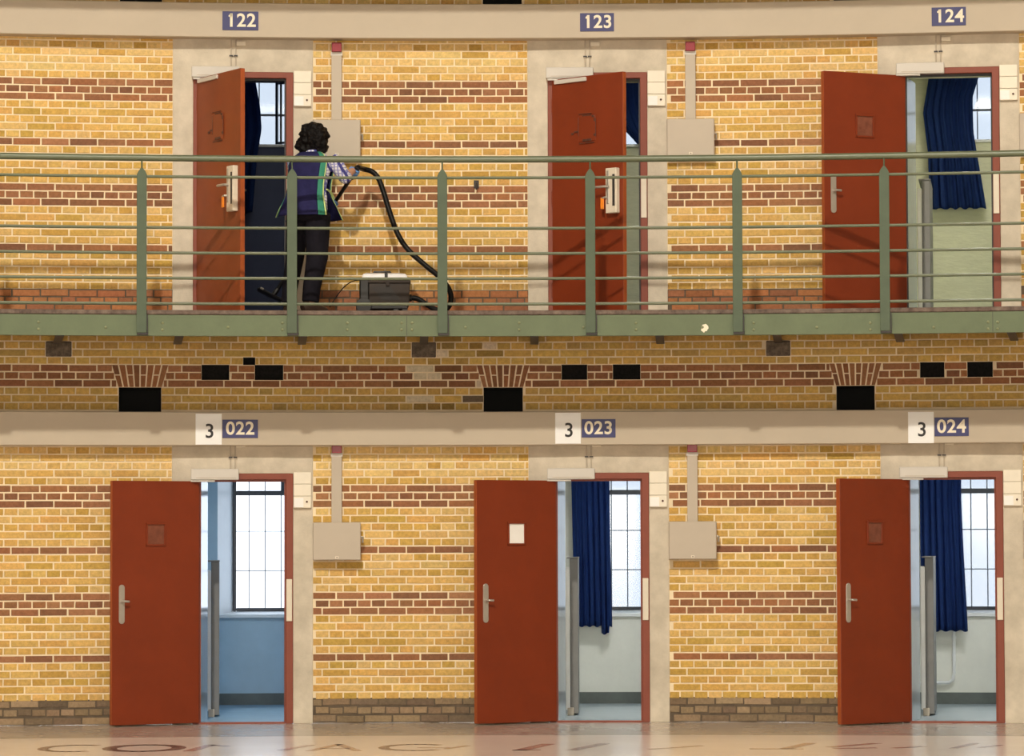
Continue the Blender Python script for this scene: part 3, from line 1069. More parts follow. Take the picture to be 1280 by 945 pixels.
# ------------------------------------------------------------------ cells behind the doors
WALLMAT = {(0, 0): 'cell_wall_daylight_blue', (0, 1): 'cell_wall_white', (0, 2): 'cell_wall_white',
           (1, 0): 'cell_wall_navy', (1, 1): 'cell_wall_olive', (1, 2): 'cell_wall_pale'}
CX0, CX1, CY0, CY1, CH = -1.0, 1.55, 0.34, 3.4, 2.62
WOUT = 3.75
n = 0
for st in (0, 1):
    for i in range(3):
        n += 1
        fl = FL * st
        th = BAYS[i]
        num = (NUM_U if st else NUM_L)[i]
        # window opening in the back wall: inner edge splayed to the frame
        if st == 0:
            ix0, ix1, iz0, iz1 = -.20, 1.20, .855, 2.56
            fx0, fx1, fz0, fz1 = -.05, 1.05, .89, 2.50
        else:
            ix0, ix1, iz0, iz1 = -.10, 1.12, 1.90, 2.60
            fx0, fx1, fz0, fz1 = 0.0, 1.02, 1.925, 2.575
        rx0, rx1, rz1 = -FW / 2 + JAMB - .01, FW / 2 - JAMB + .01, FH - .045
        b = MB()
        # shell: sides, ceiling, front, back with opening, splayed reveal, door tunnel
        b.add([(CX0, CY0, 0), (CX0, CY1, 0), (CX0, CY1, CH), (CX0, CY0, CH)], [(0, 1, 2, 3)])
        b.add([(CX1, CY0, 0), (CX1, CY1, 0), (CX1, CY1, CH), (CX1, CY0, CH)], [(0, 1, 2, 3)])
        b.add([(CX0, CY0, CH), (CX1, CY0, CH), (CX1, CY1, CH), (CX0, CY1, CH)], [(0, 1, 2, 3)], 1)
        for xa, xb, za, zb in ((CX0, rx0, 0, CH), (rx1, CX1, 0, CH), (rx0, rx1, rz1, CH)):
            b.add([(xa, CY0, za), (xb, CY0, za), (xb, CY0, zb), (xa, CY0, zb)], [(0, 1, 2, 3)])
        for xa, xb, za, zb in ((CX0, ix0, 0, CH), (ix1, CX1, 0, CH), (ix0, ix1, 0, iz0), (ix0, ix1, iz1, CH)):
            b.add([(xa, CY1, za), (xb, CY1, za), (xb, CY1, zb), (xa, CY1, zb)], [(0, 1, 2, 3)])
        inn = [(ix0, CY1, iz0), (ix1, CY1, iz0), (ix1, CY1, iz1), (ix0, CY1, iz1)]
        outr = [(fx0, WOUT, fz0), (fx1, WOUT, fz0), (fx1, WOUT, fz1), (fx0, WOUT, fz1)]
        b.add(inn + outr, [(0, 1, 5, 4), (1, 2, 6, 5), (2, 3, 7, 6), (3, 0, 4, 7)], 2 if st == 0 else 0)
        b.add([(rx0, .03, 0), (rx0, CY0, 0), (rx0, CY0, rz1), (rx0, .03, rz1)], [(0, 1, 2, 3)], 3)
        b.add([(rx1, .03, 0), (rx1, CY0, 0), (rx1, CY0, rz1), (rx1, .03, rz1)], [(0, 1, 2, 3)], 3)
        b.add([(rx0, .03, rz1), (rx1, .03, rz1), (rx1, CY0, rz1), (rx0, CY0, rz1)], [(0, 1, 2, 3)], 3)
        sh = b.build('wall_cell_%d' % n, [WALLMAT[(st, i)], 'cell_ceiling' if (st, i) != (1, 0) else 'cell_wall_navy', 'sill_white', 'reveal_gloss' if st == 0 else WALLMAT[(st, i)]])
        sh.location = P(th, fl)
        sh.rotation_euler = (0, 0, -th)
        tag(sh, {'022': 'daylight-blue tinted walls', '122': 'dark navy walls', '123': 'olive painted brick walls', '124': 'pale green painted brick walls'}.get(num, 'off-white walls') + ' of the small room behind opening ' + num, 'wall', kind='structure')
        fo = MB().add([(CX0, -.04, 0.004), (CX1, -.04, .004), (CX1, CY1, .004), (CX0, CY1, .004)], [(0, 1, 2, 3)])
        fo = MB()
        fo.box(CX0, CX1, CY0, CY1, -.05, .006)
        fo.box(rx0, rx1, .03, CY0, -.05, .006)
        f_ = fo.build('floor_cell_%d' % n, 'cell_floor_daylight_blue' if (st, i) == (0, 0) else ('cell_wall_navy' if (st, i) == (1, 0) else 'cell_floor'))
        f_.location = P(th, fl)
        f_.rotation_euler = (0, 0, -th)
        tag(f_, 'smooth floor of the small room behind opening ' + num, 'floor', kind='structure')
        bbd = MB().box(CX0, CX1, CY1 - .012, CY1, 0.006, .115).box(CX0, CX0 + .012, CY0, CY1 - .012, .006, .115)
        bbd = bbd.build('baseboard_cell_%d' % n, 'skirting_dark')
        bbd.location = P(th, fl)
        bbd.rotation_euler = (0, 0, -th)
        tag(bbd, 'dark skirting band in the room behind opening ' + num, 'baseboard', kind='structure')
        # window
        wn = empty('window_%d' % n, th, fl)
        tag(wn, 'bright barred window in the room behind opening ' + num, 'window', kind='structure')
        y0, y1 = WOUT - .02, WOUT + .03
        fwid = .032 if st == 0 else .02
        b = MB().prism([(fx0, fz0), (fx1, fz0), (fx1, fz1), (fx0, fz1)], y0, y1)
        b = MB()
        b.box(fx0, fx0 + fwid, y0, y1, fz0, fz1).box(fx1 - fwid, fx1, y0, y1, fz0, fz1)
        b.box(fx0 + fwid, fx1 - fwid, y0, y1, fz0, fz0 + fwid).box(fx0 + fwid, fx1 - fwid, y0, y1, fz1 - fwid, fz1)
        b.build('window_frame', 'window_dark', wn, bevel=.003)
        if st == 0:
            MB().box(fx0 + fwid, fx1 - fwid, y0, y1, 2.005, 2.052).build('transom', 'window_dark', wn, bevel=.003)
            MB().box(fx0 + .47, fx0 + .50, y0, y1, 2.052, fz1 - fwid).build('mullion', 'window_dark', wn)
            for k in range(1, 7):
                x = fx0 + .155 * k
                MB().tube([(x, y0 + .012, fz0), (x, y0 + .012, fz1)], .005 if i == 0 else .006, 6).build('bar', 'window_bar', wn)
            for z in (1.28, 1.66):
                MB().tube([(fx0, y0 + .012, z), (fx1, y0 + .012, z)], .005 if i == 0 else .006, 6).build('bar', 'window_bar', wn)
            for za, zb_ in ((fz0 + fwid, 2.005), (2.052, fz1 - fwid)):
                MB().box(fx0 + fwid, fx1 - fwid, y0 + .02, y0 + .025, za, zb_).build('pane', 'pane_clear' if (st, i) == (0, 0) else 'pane_frosted', wn)
            MB().box(ix0 - .02, ix1 + .02, CY1 - .035, CY1 + .005, iz0 - .022, iz0 + .012).build('window_sill', 'sill_white', wn, bevel=.004)
        else:
            MB().box(fx0 + fwid, fx1 - fwid, y0, y1, 2.225, 2.242).build('transom', 'window_dark', wn)
            for x in (.40, .70):
                MB().box(fx0 + x, fx0 + x + .02, y0, y1, fz0 + fwid, fz1 - fwid).build('mullion', 'window_dark', wn)
            for x in (.2, .55, .85):
                MB().tube([(fx0 + x, y1 + .03, fz0), (fx0 + x, y1 + .03, fz1)], .006, 6).build('bar', 'window_bar', wn)
            for za, zb_ in ((fz0 + fwid, 2.225), (2.242, fz1 - fwid)):
                MB().box(fx0 + fwid, fx1 - fwid, y0 + .02, y0 + .025, za, zb_).build('pane', 'pane_clear' if (st, i) == (0, 0) else 'pane_frosted', wn)
            MB().box(ix0 - .02, ix1 + .02, CY1 - .03, CY1 + .005, iz0 - .02, iz0 + .006).build('window_sill', 'sill_white', wn, bevel=.003)
            if i == 0:
                # casement standing slightly open
                cs = MB()
                cs.box(0, .02, -.012, .012, 0, .60).box(.28, .30, -.012, .012, 0, .60).box(.02, .28, -.012, .012, 0, .02).box(.02, .28, -.012, .012, .58, .60)
                c_ = cs.build('casement', 'window_dark', wn)
                c_.location = (fx0 + .36, y0 - .03, fz0 + .02)
                c_.rotation_euler = (0, 0, -.5)
        # daylight enters here (sky portal fills the opening)
        pl = bpy.data.lights.new('window_daylight', 'AREA')
        pl.shape = 'RECTANGLE'
        pl.size, pl.size_y = fx1 - fx0, fz1 - fz0
        pl.cycles.is_portal = True
        po = bpy.data.objects.new('window_daylight', pl)
        COL.objects.link(po)
        po.parent = wn
        po.location = ((fx0 + fx1) / 2, WOUT + .1, (fz0 + fz1) / 2)
        po.rotation_euler = (pi / 2, 0, pi)
        po.rotation_euler = (-pi / 2, 0, 0)


def curtain(i, fl, x0, x1, ztop, zbot, y, folds, label, shape=None, amp=.022, seed=0):
    rr = random.Random(seed)
    nx, nz = 90, 26
    vs, fs = [], []
    ph = [rr.uniform(0, 6) for _ in range(3)]
    for j in range(nz + 1):
        v = j / nz
        for k in range(nx + 1):
            u = k / nx
            xa, xb, zb_ = x0, x1, zbot
            if shape: xa, xb, zb_ = shape(u, v)
            z = ztop + (zb_ - ztop) * v
            if v == 1: z += .008 * sin(u * folds * 5 + ph[0])
            a = amp * (0.55 + .6 * v)
            yy = y + a * sin(u * folds * 2 * pi + .5 * sin(u * 9 + ph[1])) + .4 * a * sin(u * folds * 4.3 * pi + ph[2] + v)
            xx = xa + (xb - xa) * (u + .006 * sin(v * 7 + u * 20))
            vs.append((xx, yy, z))
    for j in range(nz):
        for k in range(nx):
            p = j * (nx + 1) + k
            fs.append((p, p + 1, p + nx + 2, p + nx + 1))
    b = MB()
    b.add(vs, fs)
    o = b.build('curtain', 'curtain_blue', None, smooth=True)
    for p in o.data.polygons: p.use_smooth = True
    o.location = P(BAYS[i], fl)
    o.rotation_euler = (0, 0, -BAYS[i])
    sm = o.modifiers.new('cloth', 'SOLIDIFY')
    sm.thickness = .003
    tag(o, label, 'curtain', group='dark blue cell curtains')
    return o


def edge_curve(pts):
    def f(v):
        for (v0, x0), (v1, x1) in zip(pts, pts[1:]):
            if v <= v1: return x0 + (x1 - x0) * (v - v0) / (v1 - v0)
        return pts[-1][1]
    return f


def sh24(u, v):
    b = .02 + .05 * max(0, (v - .3) / .7)
    return -.375 + .02 * v, b, .70


curtain(1, 0, -.30, .085, 2.5, .70, 3.24, 6, 'straight dark blue curtain half drawn in room 023',
        lambda u, v: (-.29 + .05 * v, .08 + .025 * v, .745 - (.07 if .72 < u < .93 else 0)), seed=2)
curtain(2, 0, -.37, .02, 2.5, .70, 3.24, 6, 'dark blue curtain beside the window in room 024', sh24, seed=3)
r24 = edge_curve([(0, .24), (.2, .16), (.45, .17), (.7, .22), (1, .28)])
l24 = edge_curve([(0, -.24), (.3, -.31), (.6, -.26), (1, -.25)])
curtain(2, FL, -.31, .28, 2.56, 1.235, 3.24, 7, 'wide navy curtain hanging high in gallery room 124', lambda u, v: (l24(v), r24(v), 1.235), seed=4)
r22 = edge_curve([(0, .14), (.25, .20), (.4, .215), (.6, .17), (1, .12)])
curtain(0, FL, -.3, .2, 2.56, 1.235, 3.24, 6, 'narrow blue curtain in gallery room 122 behind the cleaner', lambda u, v: (-.32, r22(v), 1.235), seed=5)
curtain(1, FL, -.2, 1.0, 2.58, 1.9, 3.30, 13, 'blue curtain pulled aside diagonally in gallery room 123',
        lambda u, v: (-.2 + .42 * v * v, 1.0, max(1.3, 2.07 - .82 * u)), seed=6, amp=.014)

# unseen lamps added under the cell ceilings to brighten the rooms
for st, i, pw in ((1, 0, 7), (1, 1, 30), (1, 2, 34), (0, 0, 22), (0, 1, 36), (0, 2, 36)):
    e = empty('cell_fill_lamp', BAYS[i], FL * st)
    tag(e, 'added unseen fill lamp inside the room behind ' + WHERE[(st, i)], 'lamp', group='added cell fill lamps')
    MB().box(.05, .65, 1.5, 1.66, CH - .05, CH - .004).build('fill_housing', 'white_plastic', e, bevel=.006)
    l = bpy.data.lights.new('cell_fill_light', 'AREA')
    l.shape = 'RECTANGLE'
    l.size, l.size_y = .56, .13
    l.energy = pw
    l.color = (1.0, .96, .84) if st else ((.68, .84, 1.0) if i == 0 else (.97, 1.0, 1.0))
    lo = bpy.data.objects.new('cell_fill_light', l)
    COL.objects.link(lo)
    lo.parent = e
    lo.location = (.35, 1.58, CH - .055)

# screens inside the cells
for st, i, x, y, h, lab in ((0, 0, -.285, 1.1, 1.38, 'grey screen panel with a pale front edge in the blue ground room'),
                            (0, 1, -.285, 1.1, 1.40, 'grey screen panel left of the straight curtain in the middle ground room'),
                            (0, 2, -.285, 1.1, 1.40, 'grey screen panel before the curtain and white pipe, last ground room'),
                            (1, 2, -.285, 1.1, 1.29, 'grey screen panel with a pale front edge in gallery room 124')):
    e = empty('screen_panel', BAYS[i], FL * st)
    e['label'] = lab
    tag(e, lab, 'screen', group='screen panels inside the cells')
    MB().box(x + .018, x + .092, y + .01, y + .9, .02, h).build('panel', 'screen_grey', e, bevel=.004)
    MB().box(x - .022, x + .018, y - .03, y + .02, .06, h - .075).build('front_edge', 'screen_white', e, bevel=.006)
    MB().box(x - .005, x + .05, y - .035, y + .04, .006, .075).build('foot', 'steel_grey', e, bevel=.004)
    MB().box(x - .01, x + .094, y, y + .9, h, h + .012).build('top_cap', 'screen_grey', e)
e = empty('dark_post', BAYS[1], FL)
tag(e, 'short black post standing inside gallery room 123', 'post')
MB().box(.20, .235, .9, .95, .03, .40).build('shaft', 'dark_metal', e, bevel=.004)
MB().box(.195, .25, .88, .97, .006, .03).build('foot', 'dark_metal', e, bevel=.004)
# heating pipe in the last ground cell
e = empty('heating_pipe', BAYS[2], 0)
tag(e, 'thin white pipe on the back wall of room 024', 'pipe')
MB().tube([(-.06, 3.36, .75), (-.06, 3.36, .30), (-.075, 3.36, .235), (-.11, 3.36, .21), (-.5, 3.36, .20)], .016, 10).build('run', 'sill_white', e, smooth=True)
MB().tube([(-.06, 3.36, .62), (-.06, 3.36, .65)], .022, 10).build('clip', 'sill_white', e)

# ------------------------------------------------------------------ gallery walkway with its green girder
WD = 1.2
zg1 = at(640, 394, WD)[1]
zg0 = at(640, 420, WD)[1]
for lvl in (0, 1):
    off = FL * lvl
    wk = empty('walkway' if lvl == 0 else 'walkway', 0, off + zg0, 0)
    wk.location = (0, 0, 0)
    wk.rotation_euler = (0, 0, 0)
    tag(wk, 'concrete gallery walkway on a riveted green girder ' + ('under the railing' if lvl == 0 else 'above the top trunking'), 'walkway', kind='structure')
    MB().arc_box(-AW, AW, 0.0, WD + .012, off + zg1 + .002, off + FL).build('slab', 'slab_edge', wk, bevel=.006)
    g = MB()
    g.arc_box(-AW, AW, WD - .012, WD, off + zg0, off + zg1)
    g.arc_box(-AW, AW, WD - .07, WD - .012, off + zg0, off + zg0 + .012)
    gd = g.build('girder', 'green_paint', wk)
    if lvl: continue
    # rivets: share one dome mesh
    rv = MB()
    prof = [(0.0125, 0), (.011, .005), (.0065, .009), (.001, .010)]
    sg = 10
    vs = []
    for r_, y_ in prof:
        for k in range(sg): vs.append((r_ * cos(2 * pi * k / sg), -y_, r_ * sin(2 * pi * k / sg)))
    fs = []
    for a in range(3):
        for k in range(sg): fs.append((a * sg + k, a * sg + (k + 1) % sg, (a + 1) * sg + (k + 1) % sg, (a + 1) * sg + k))
    fs.append(tuple(range(3 * sg, 4 * sg)))
    rv.add(vs, fs)
    rme = rv.mesh('rivet', 'rivet_green', smooth=True)
    for px in (48, 203, 353, 434, 502, 515, 649, 795, 942, 1088, 1235, 1247):
        for py in (403.5, 412):
            a, z = at(px, py - (1 if px < 60 or px > 1200 else 0), WD)
            o = inst(rme, 'rivet', gd, P(a, z, WD), -a)
    for px in (132, 285, 582, 729, 878, 1021, 1167):
        a, z = at(px, 409, WD)
        inst(rme, 'rivet', gd, P(a, z, WD), -a)
    for px in (508.5, 1241):
        a, z = at(px, 409, WD)
        MB().arc_box(a - .00008, a + .00008, WD - .001, WD + .0012, zg0 + .003, zg1 - .002).build('joint', 'dark_metal', gd)
    # cantilever beams carrying the slab, their tips showing below the girder
    for px in (73, 223, 378, 530, 668, 825, 972, 1124, 1266):
        a, _ = at(px, 422, .6)
        c = MB()
        c.box(-.035, .035, -(WD - .02), -.02, 0, .012).box(-.006, .006, -(WD - .02), -.02, .012, zg1 - zg0 - .01)
        c_ = c.build('cantilever', 'dark_metal', wk)
        c_.location = P(a, zg0 - .004)
        c_.rotation_euler = (0, 0, -a)
    # splash of white paint on the girder
    rr = random.Random(5)
    a, z = at(881, 410.5, WD)
    pts = []
    for k in range(14):
        g_ = 2 * pi * k / 14
        r_ = .034 * rr.uniform(.6, 1.15)
        pts.append((r_ * cos(g_) * .95, r_ * sin(g_)))
    o = MB().prism(pts, -.0015, .001).build('paint_patch', 'sign_cream', gd)
    o.location = P(a, z, WD)
    o.rotation_euler = (0, 0, -a)

# ------------------------------------------------------------------ green railing
rl = empty('railing', 0, FL)
rl.location = (0, 0, 0)
rl.rotation_euler = (0, 0, 0)
tag(rl, 'green steel gallery railing with flat pointed posts and five thin bars', 'railing')
RD = WD + 0.03
MB().arc_tube(-AW, AW, RD, at(640, 199.2, RD)[1], .0275, seg=14).build('handrail', 'green_rail', rl, smooth=True)
for py in (222.3, 285.5, 317, 348.3, 380):
    MB().arc_tube(-AW, AW, RD, at(640, py, RD)[1], .0125, seg=8).build('bar', 'green_rail', rl, smooth=True)
zt_ = at(640, 212, RD)[1]
zb_ = at(640, 416.5, RD)[1]
zr_ = at(640, 199.2, RD)[1]
for px in (177, 365, 553, 738, 922, 1106, -10, 1291):
    a, _ = at(px, 330, RD)
    z0, z1 = zb_, zt_
    poly = [(-.041, z0), (.041, z0), (.041, z1 - .055), (.030, z1 - .03), (.008, z1), (-.008, z1), (-.030, z1 - .03), (-.041, z1 - .055)]
    pc = MB().prism(poly, -.010, .010).build('post', 'green_post', rl, bevel=.002)
    pc.location = P(a, 0, RD + .018)
    pc.rotation_euler = (0, 0, -a)
    MB().tube([(0, 0, z1 - .01), (0, .01, zr_)], .007, 8).build('pin', 'green_post', pc)
    MB().box(-.038, .055, 0.0, .035, z0 - .018, z0 + .006).build('foot_bracket', 'dark_metal', pc, bevel=.003)
    MB().box(.043, .052, .004, .02, z0 + .01, z0 + .15).build('side_plate', 'dark_metal', pc)

# small iron hook on the gallery wall
a, z = at(595.5, 231, 0.02)
hk = empty('wall_hook', a, z)
tag(hk, 'small rusty iron hook on the gallery bricks between 122 and 123', 'hook')
MB().box(-.022, .022, -.014, -.002, -.03, .04).build('plate', 'dark_metal', hk, bevel=.002)
MB().tube([(0, -.012, .02), (0, -.045, .01), (0, -.05, -.02), (0, -.045, -.045)], .008, 8).build('prong', 'dark_metal', hk, smooth=True)

# ------------------------------------------------------------------ the cleaner
pa, _ = at(385, 390, 0.65)
PER = empty('person', pa, FL + .004, 0.65, math.radians(-25))
tag(PER, 'person in navy tabard with green trim vacuuming on the gallery, seen from behind', 'person')


def evaluate_to_mesh(o):
    dg = bpy.context.evaluated_depsgraph_get()
    me = bpy.data.meshes.new_from_object(o.evaluated_get(dg))
    old = o.data
    o.modifiers.clear()
    o.data = me
    bpy.data.meshes.remove(old)


def fuse(o, voxel=0.008, it=6):
    r = o.modifiers.new('fuse', 'REMESH')
    r.mode = 'VOXEL'
    r.voxel_size = voxel
    r.use_smooth_shade = True
    sm = o.modifiers.new('soft', 'SMOOTH')
    sm.factor = .5
    sm.iterations = it
    evaluate_to_mesh(o)
    for p in o.data.polygons: p.use_smooth = True


HR = Vector((.275, .355, 1.228))          # right hand on the wand grip
HL = Vector((.035, .470, .985))           # left hand lower on the wand
WDIR = (HL - HR).normalized()


def hand(b, c, axis, side, wrist, k=1.0):
    """palm with four unequal fingers curled round the wand and a thumb leaving the side of the palm"""
    axis = axis.normalized()
    back = (wrist - c)
    back = (back - axis * back.dot(axis)).normalized()
    nrm = axis.cross(back).normalized() * side
    rw = .026
    b.tube([wrist, c + back * .045 * 1.0 + nrm * .012, c + back * .020 + nrm * (rw + .006)], [(.024 * k, .028 * k), (.022 * k, .038 * k), (.016 * k, .036 * k)], 12)
    for q, ln in enumerate((.9, 1.0, .95, .75)):
        o = axis * (.030 - .020 * q)
        pts = []
        for s in range(6):
            g = math.radians(75 - s * 48 * ln)
            pts.append(c + o + (nrm * sin(g) + back * cos(g)) * (rw + .006))
        b.tube(pts, [.0088 * k, .0092 * k, .0088 * k, .0085 * k, .008 * k, .0065 * k], 8)
    o = axis * .036
    b.tube([c + back * .038 + o * .7, c + back * .030 - nrm * .014 + o * 1.1, c - nrm * (rw + .004) + o * 1.2 + back * .008, c - nrm * (rw + .002) - back * .02 + o], [.012 * k, .011 * k, .0095 * k, .007 * k], 8)


def limb(b, pts, rs, seg=14):
    """smooth tapered limb through joints"""
    pp, rr = [], []
    for i in range(len(pts) - 1):
        for s in range(5):
            t = s / 5
            pp.append(Vector(pts[i]).lerp(Vector(pts[i + 1]), t))
            rr.append(rs[i] + (rs[i + 1] - rs[i]) * t)
    pp.append(Vector(pts[-1])); rr.append(rs[-1])
    b.tube(pp, rr, seg)
    for p, r in zip(pts[1:-1], rs[1:-1]): b.sphere(p, r * 1.0, r * 1.0, r * 1.0, 12, 8)


SHR, SHL = (.165, .085, 1.325), (-.165, .085, 1.325)
ELR, ELL = (.262, .180, 1.165), (-.205, .270, 1.075)
WRR = HR + Vector((.012, -.075, .005))
WRL = HL + Vector((-.045, -.065, .015))
FOL, FOR = (-.175, -.005, .075), (.045, -.055, .075)
body = MB()
body.rings([((0, -.005, .80), .13, .09), ((0, -.01, .88), .16, .105), ((0, 0, .97), .15, .10), ((0, .02, 1.07), .135, .092), ((0, .05, 1.20), .155, .10),
            ((0, .075, 1.31), .155, .09), ((0, .09, 1.365), .10, .07), ((0, .10, 1.40), .058, .058)], 24)
body.tube([(0, .095, 1.36), (0, .115, 1.42), (0, .13, 1.46)], [.056, .052, .05], 14)
body.sphere((0, .135, 1.515), .076, .094, .112, 20, 14)
body.sphere((0, .155, 1.455), .055, .062, .055, 16, 10)
body.tube([(0, .225, 1.535), (0, .243, 1.50), (0, .232, 1.488)], [.008, .014, .008], 8)
for s in (-1, 1):
    body.sphere((s * .077, .13, 1.505), .010, .018, .030, 10, 8)
body.sphere((0, .214, 1.456), .024, .012, .009, 10, 6)
limb(body, [SHR, ELR, WRR, HR + Vector((0, -.04, 0))], [.050, .038, .027, .024])
limb(body, [SHL, ELL, WRL, HL + Vector((-.02, -.03, .01))], [.050, .038, .027, .024])
hand(body, HR, WDIR, 1, WRR)
hand(body, HL, WDIR, 1, WRL)
limb(body, [(-.085, -.005, .86), (-.135, .015, .47), FOL], [.085, .055, .042])
limb(body, [(.085, -.005, .86), (.07, -.005, .47), FOR], [.085, .055, .042])
bo = body.build('body', 'skin', PER)
fuse(bo, .008, 4)
for s in (-1, 1):
    e = MB().sphere((s * .032, .218, 1.517), .011, .008, .008, 10, 6).build('eye', 'ink', bo)

# shirt: torso and short sleeves
b = MB()
b.rings([((0, 0, .86), .175, .12), ((0, 0, .97), .17, .118), ((0, .02, 1.07), .155, .11), ((0, .05, 1.20), .172, .118), ((0, .075, 1.30), .178, .112),
         ((0, .088, 1.355), .125, .09), ((0, .10, 1.40), .068, .068)], 28)
limb(b, [SHR, (.225, .130, 1.240), ELR, (.266, .225, 1.182)], [.068, .064, .054, .048])
limb(b, [SHL, (-.20, .19, 1.19), ELL, (-.16, .33, 1.05)], [.066, .064, .058, .052])
sh = b.build('shirt', 'plaid', PER)
fuse(sh, .009, 6)

# trousers
b = MB()
b.rings([((0, -.005, .78), .16, .12), ((0, -.012, .86), .178, .135), ((0, -.005, .96), .165, .118), ((0, 0, 1.0), .160, .112)], 26)
limb(b, [(-.088, -.005, .85), (-.130, .015, .48), (-.168, -.005, .22), (-.174, -.008, .10)], [.105, .080, .066, .066])
limb(b, [(.088, -.010, .85), (.085, .000, .48), (.055, -.045, .22), (.048, -.058, .098)], [.118, .092, .076, .074])
tr = b.build('trousers', 'trousers_black', PER)
fuse(tr, .010, 6)
tx = bpy.data.textures.new('folds', 'CLOUDS')
tx.noise_scale = .09

# shoes
for (fx, fy, _), yaw in ((FOL, 12), (FOR, -28)):
    s = MB()
    s.tube([(0, -.085, .045), (0, -.05, .058), (0, .02, .058), (0, .09, .043), (0, .15, .034), (0, .175, .028)],
           [(.032, .034), (.043, .056), (.044, .058), (.047, .042), (.041, .030), (.020, .016)], 14)
    so = s.build('shoe', 'shoe_brown', PER, smooth=True)
    so.location = (fx, fy + .01, 0)
    so.rotation_euler = (0, 0, math.radians(yaw))
    pts = [(.036 * cos(2 * pi * k / 20), .035 + .135 * sin(2 * pi * k / 20)) for k in range(20)]
    q = MB()
    q.add([(x, y, .0) for x, y in pts] + [(x, y, .02) for x, y in pts], [tuple(range(20)), tuple(range(39, 19, -1))] + [(k, (k + 1) % 20, 20 + (k + 1) % 20, 20 + k) for k in range(20)])
    q.build('sole', 'shoe_sole', so)


# tabard: back and front panels as lofted cloth with green side trims and lime piping
def panel(a0, a1, grow, top, hem, nu=28, nv=22, flare=0.05, sgn=1):
    """angle measured round the torso, 270 = middle of the back"""
    ctrl = [(.80, (0, -.010), .200, .150), (.90, (0, -.008), .198, .146), (1.0, (0, .006), .185, .132), (1.10, (0, .028), .176, .124), (1.20, (0, .05), .186, .130),
            (1.29, (0, .073), .188, .124), (1.345, (0, .085), .150, .104), (1.385, (0, .095), .095, .085)]

    def ring(z):
        for (z0, c0, x0, y0), (z1, c1, x1, y1) in zip(ctrl, ctrl[1:]):
            if z <= z1 or z1 == ctrl[-1][0]:
                t = max(0, min(1, (z - z0) / (z1 - z0)))
                return ((c0[0] + (c1[0] - c0[0]) * t, c0[1] + (c1[1] - c0[1]) * t), x0 + (x1 - x0) * t, y0 + (y1 - y0) * t)
    vs = []
    for j in range(nv + 1):
        z = hem + (top - hem) * j / nv
        c, rx, ry = ring(z)
        fl_ = flare * max(0, (1.0 - z) / .2)
        for k in range(nu + 1):
            g = math.radians(a0 + (a1 - a0) * k / nu)
            rip = .004 * sin(6 * g * 2 + z * 8) * max(0, (1.25 - z) / .4)
            vs.append((c[0] + (rx + grow + fl_ + rip) * cos(g), c[1] + (ry + grow + fl_ + rip) * sin(g), z))
    fs = [(j * (nu + 1) + k, j * (nu + 1) + k + 1, (j + 1) * (nu + 1) + k + 1, (j + 1) * (nu + 1) + k) for j in range(nv) for k in range(nu)]
    bb_ = MB()
    bb_.add(vs, fs)
    return bb_


def cloth(bb_, name, m, parent, th=.004):
    o = bb_.build(name, m, parent, smooth=True)
    for p in o.data.polygons: p.use_smooth = True
    s = o.modifiers.new('thickness', 'SOLIDIFY')
    s.thickness = th
    s.offset = 1
    return o


vest = cloth(panel(203, 311, .010, 1.375, .825), 'tabard', 'vest_navy', PER)
cloth(panel(311, 327, .011, 1.375, .825, nu=5), 'trim', 'vest_green', vest)
cloth(panel(327, 330.5, .012, 1.37, .825, nu=2), 'piping', 'vest_lime', vest)
cloth(panel(192, 203, .011, 1.36, .825, nu=4, flare=.065), 'trim', 'vest_green', vest)
cloth(panel(187, 192, .012, 1.35, .825, nu=2, flare=.075), 'piping', 'vest_lime', vest)
front = cloth(panel(35, 150, .012, 1.35, .80, flare=.09), 'front_panel', 'vest_navy', PER)
cloth(panel(22, 35, .013, 1.35, .79, nu=4, flare=.09), 'trim', 'vest_green', front)
cloth(panel(18, 22, .014, 1.34, .79, nu=2, flare=.09), 'piping', 'vest_lime', front)
# side strap
cloth(MB().tube([(.20, -.055, 1.045), (.205, .0, 1.03), (.205, .05, 1.0), (.195, .09, .975)], [(.012, .004)] * 4, 8), 'strap', 'vest_lime', PER, .001)
# collar
MB().tube([(.068 * cos(g), .10 + .068 * sin(g), 1.395 + .01 * sin(g)) for g in [2 * pi * k / 20 for k in range(21)]], .013, 8).build('collar', 'plaid', sh, smooth=True)

# hair: wavy bob
b = MB()
b.sphere((0, .12, 1.520), .122, .128, .118, 40, 28)
b.sphere((0, .085, 1.470), .132, .090, .075, 36, 20)
b.sphere((.070, .095, 1.435), .068, .065, .065, 24, 14)
b.sphere((-.085, .085, 1.440), .066, .065, .065, 24, 14)
b.sphere((-.045, .06, 1.415), .05, .05, .05, 24, 14)
ho = b.build('hair', 'hair', PER)
fuse(ho, .008, 4)
bm = bmesh.new()
bm.from_mesh(ho.data)
kill = [v for v in bm.verts if v.co.y > .185 and v.co.z < 1.56]
bm.normal_update()
for v in bm.verts:
    k = noise.noise(v.co * 24) * .024 + noise.noise(v.co * 55) * .012
    v.co += v.normal * k
bmesh.ops.delete(bm, geom=kill, context='VERTS')
bm.to_mesh(ho.data)
bm.free()
# gloves over both hands
for c, wr, nm in ((HR, WRR, 'glove'), (HL, WRL, 'glove')):
    g = MB()
    hand(g, c, WDIR, 1, wr, 1.22)
    go = g.build('glove', 'glove_blue', PER)
    fuse(go, .005, 2)


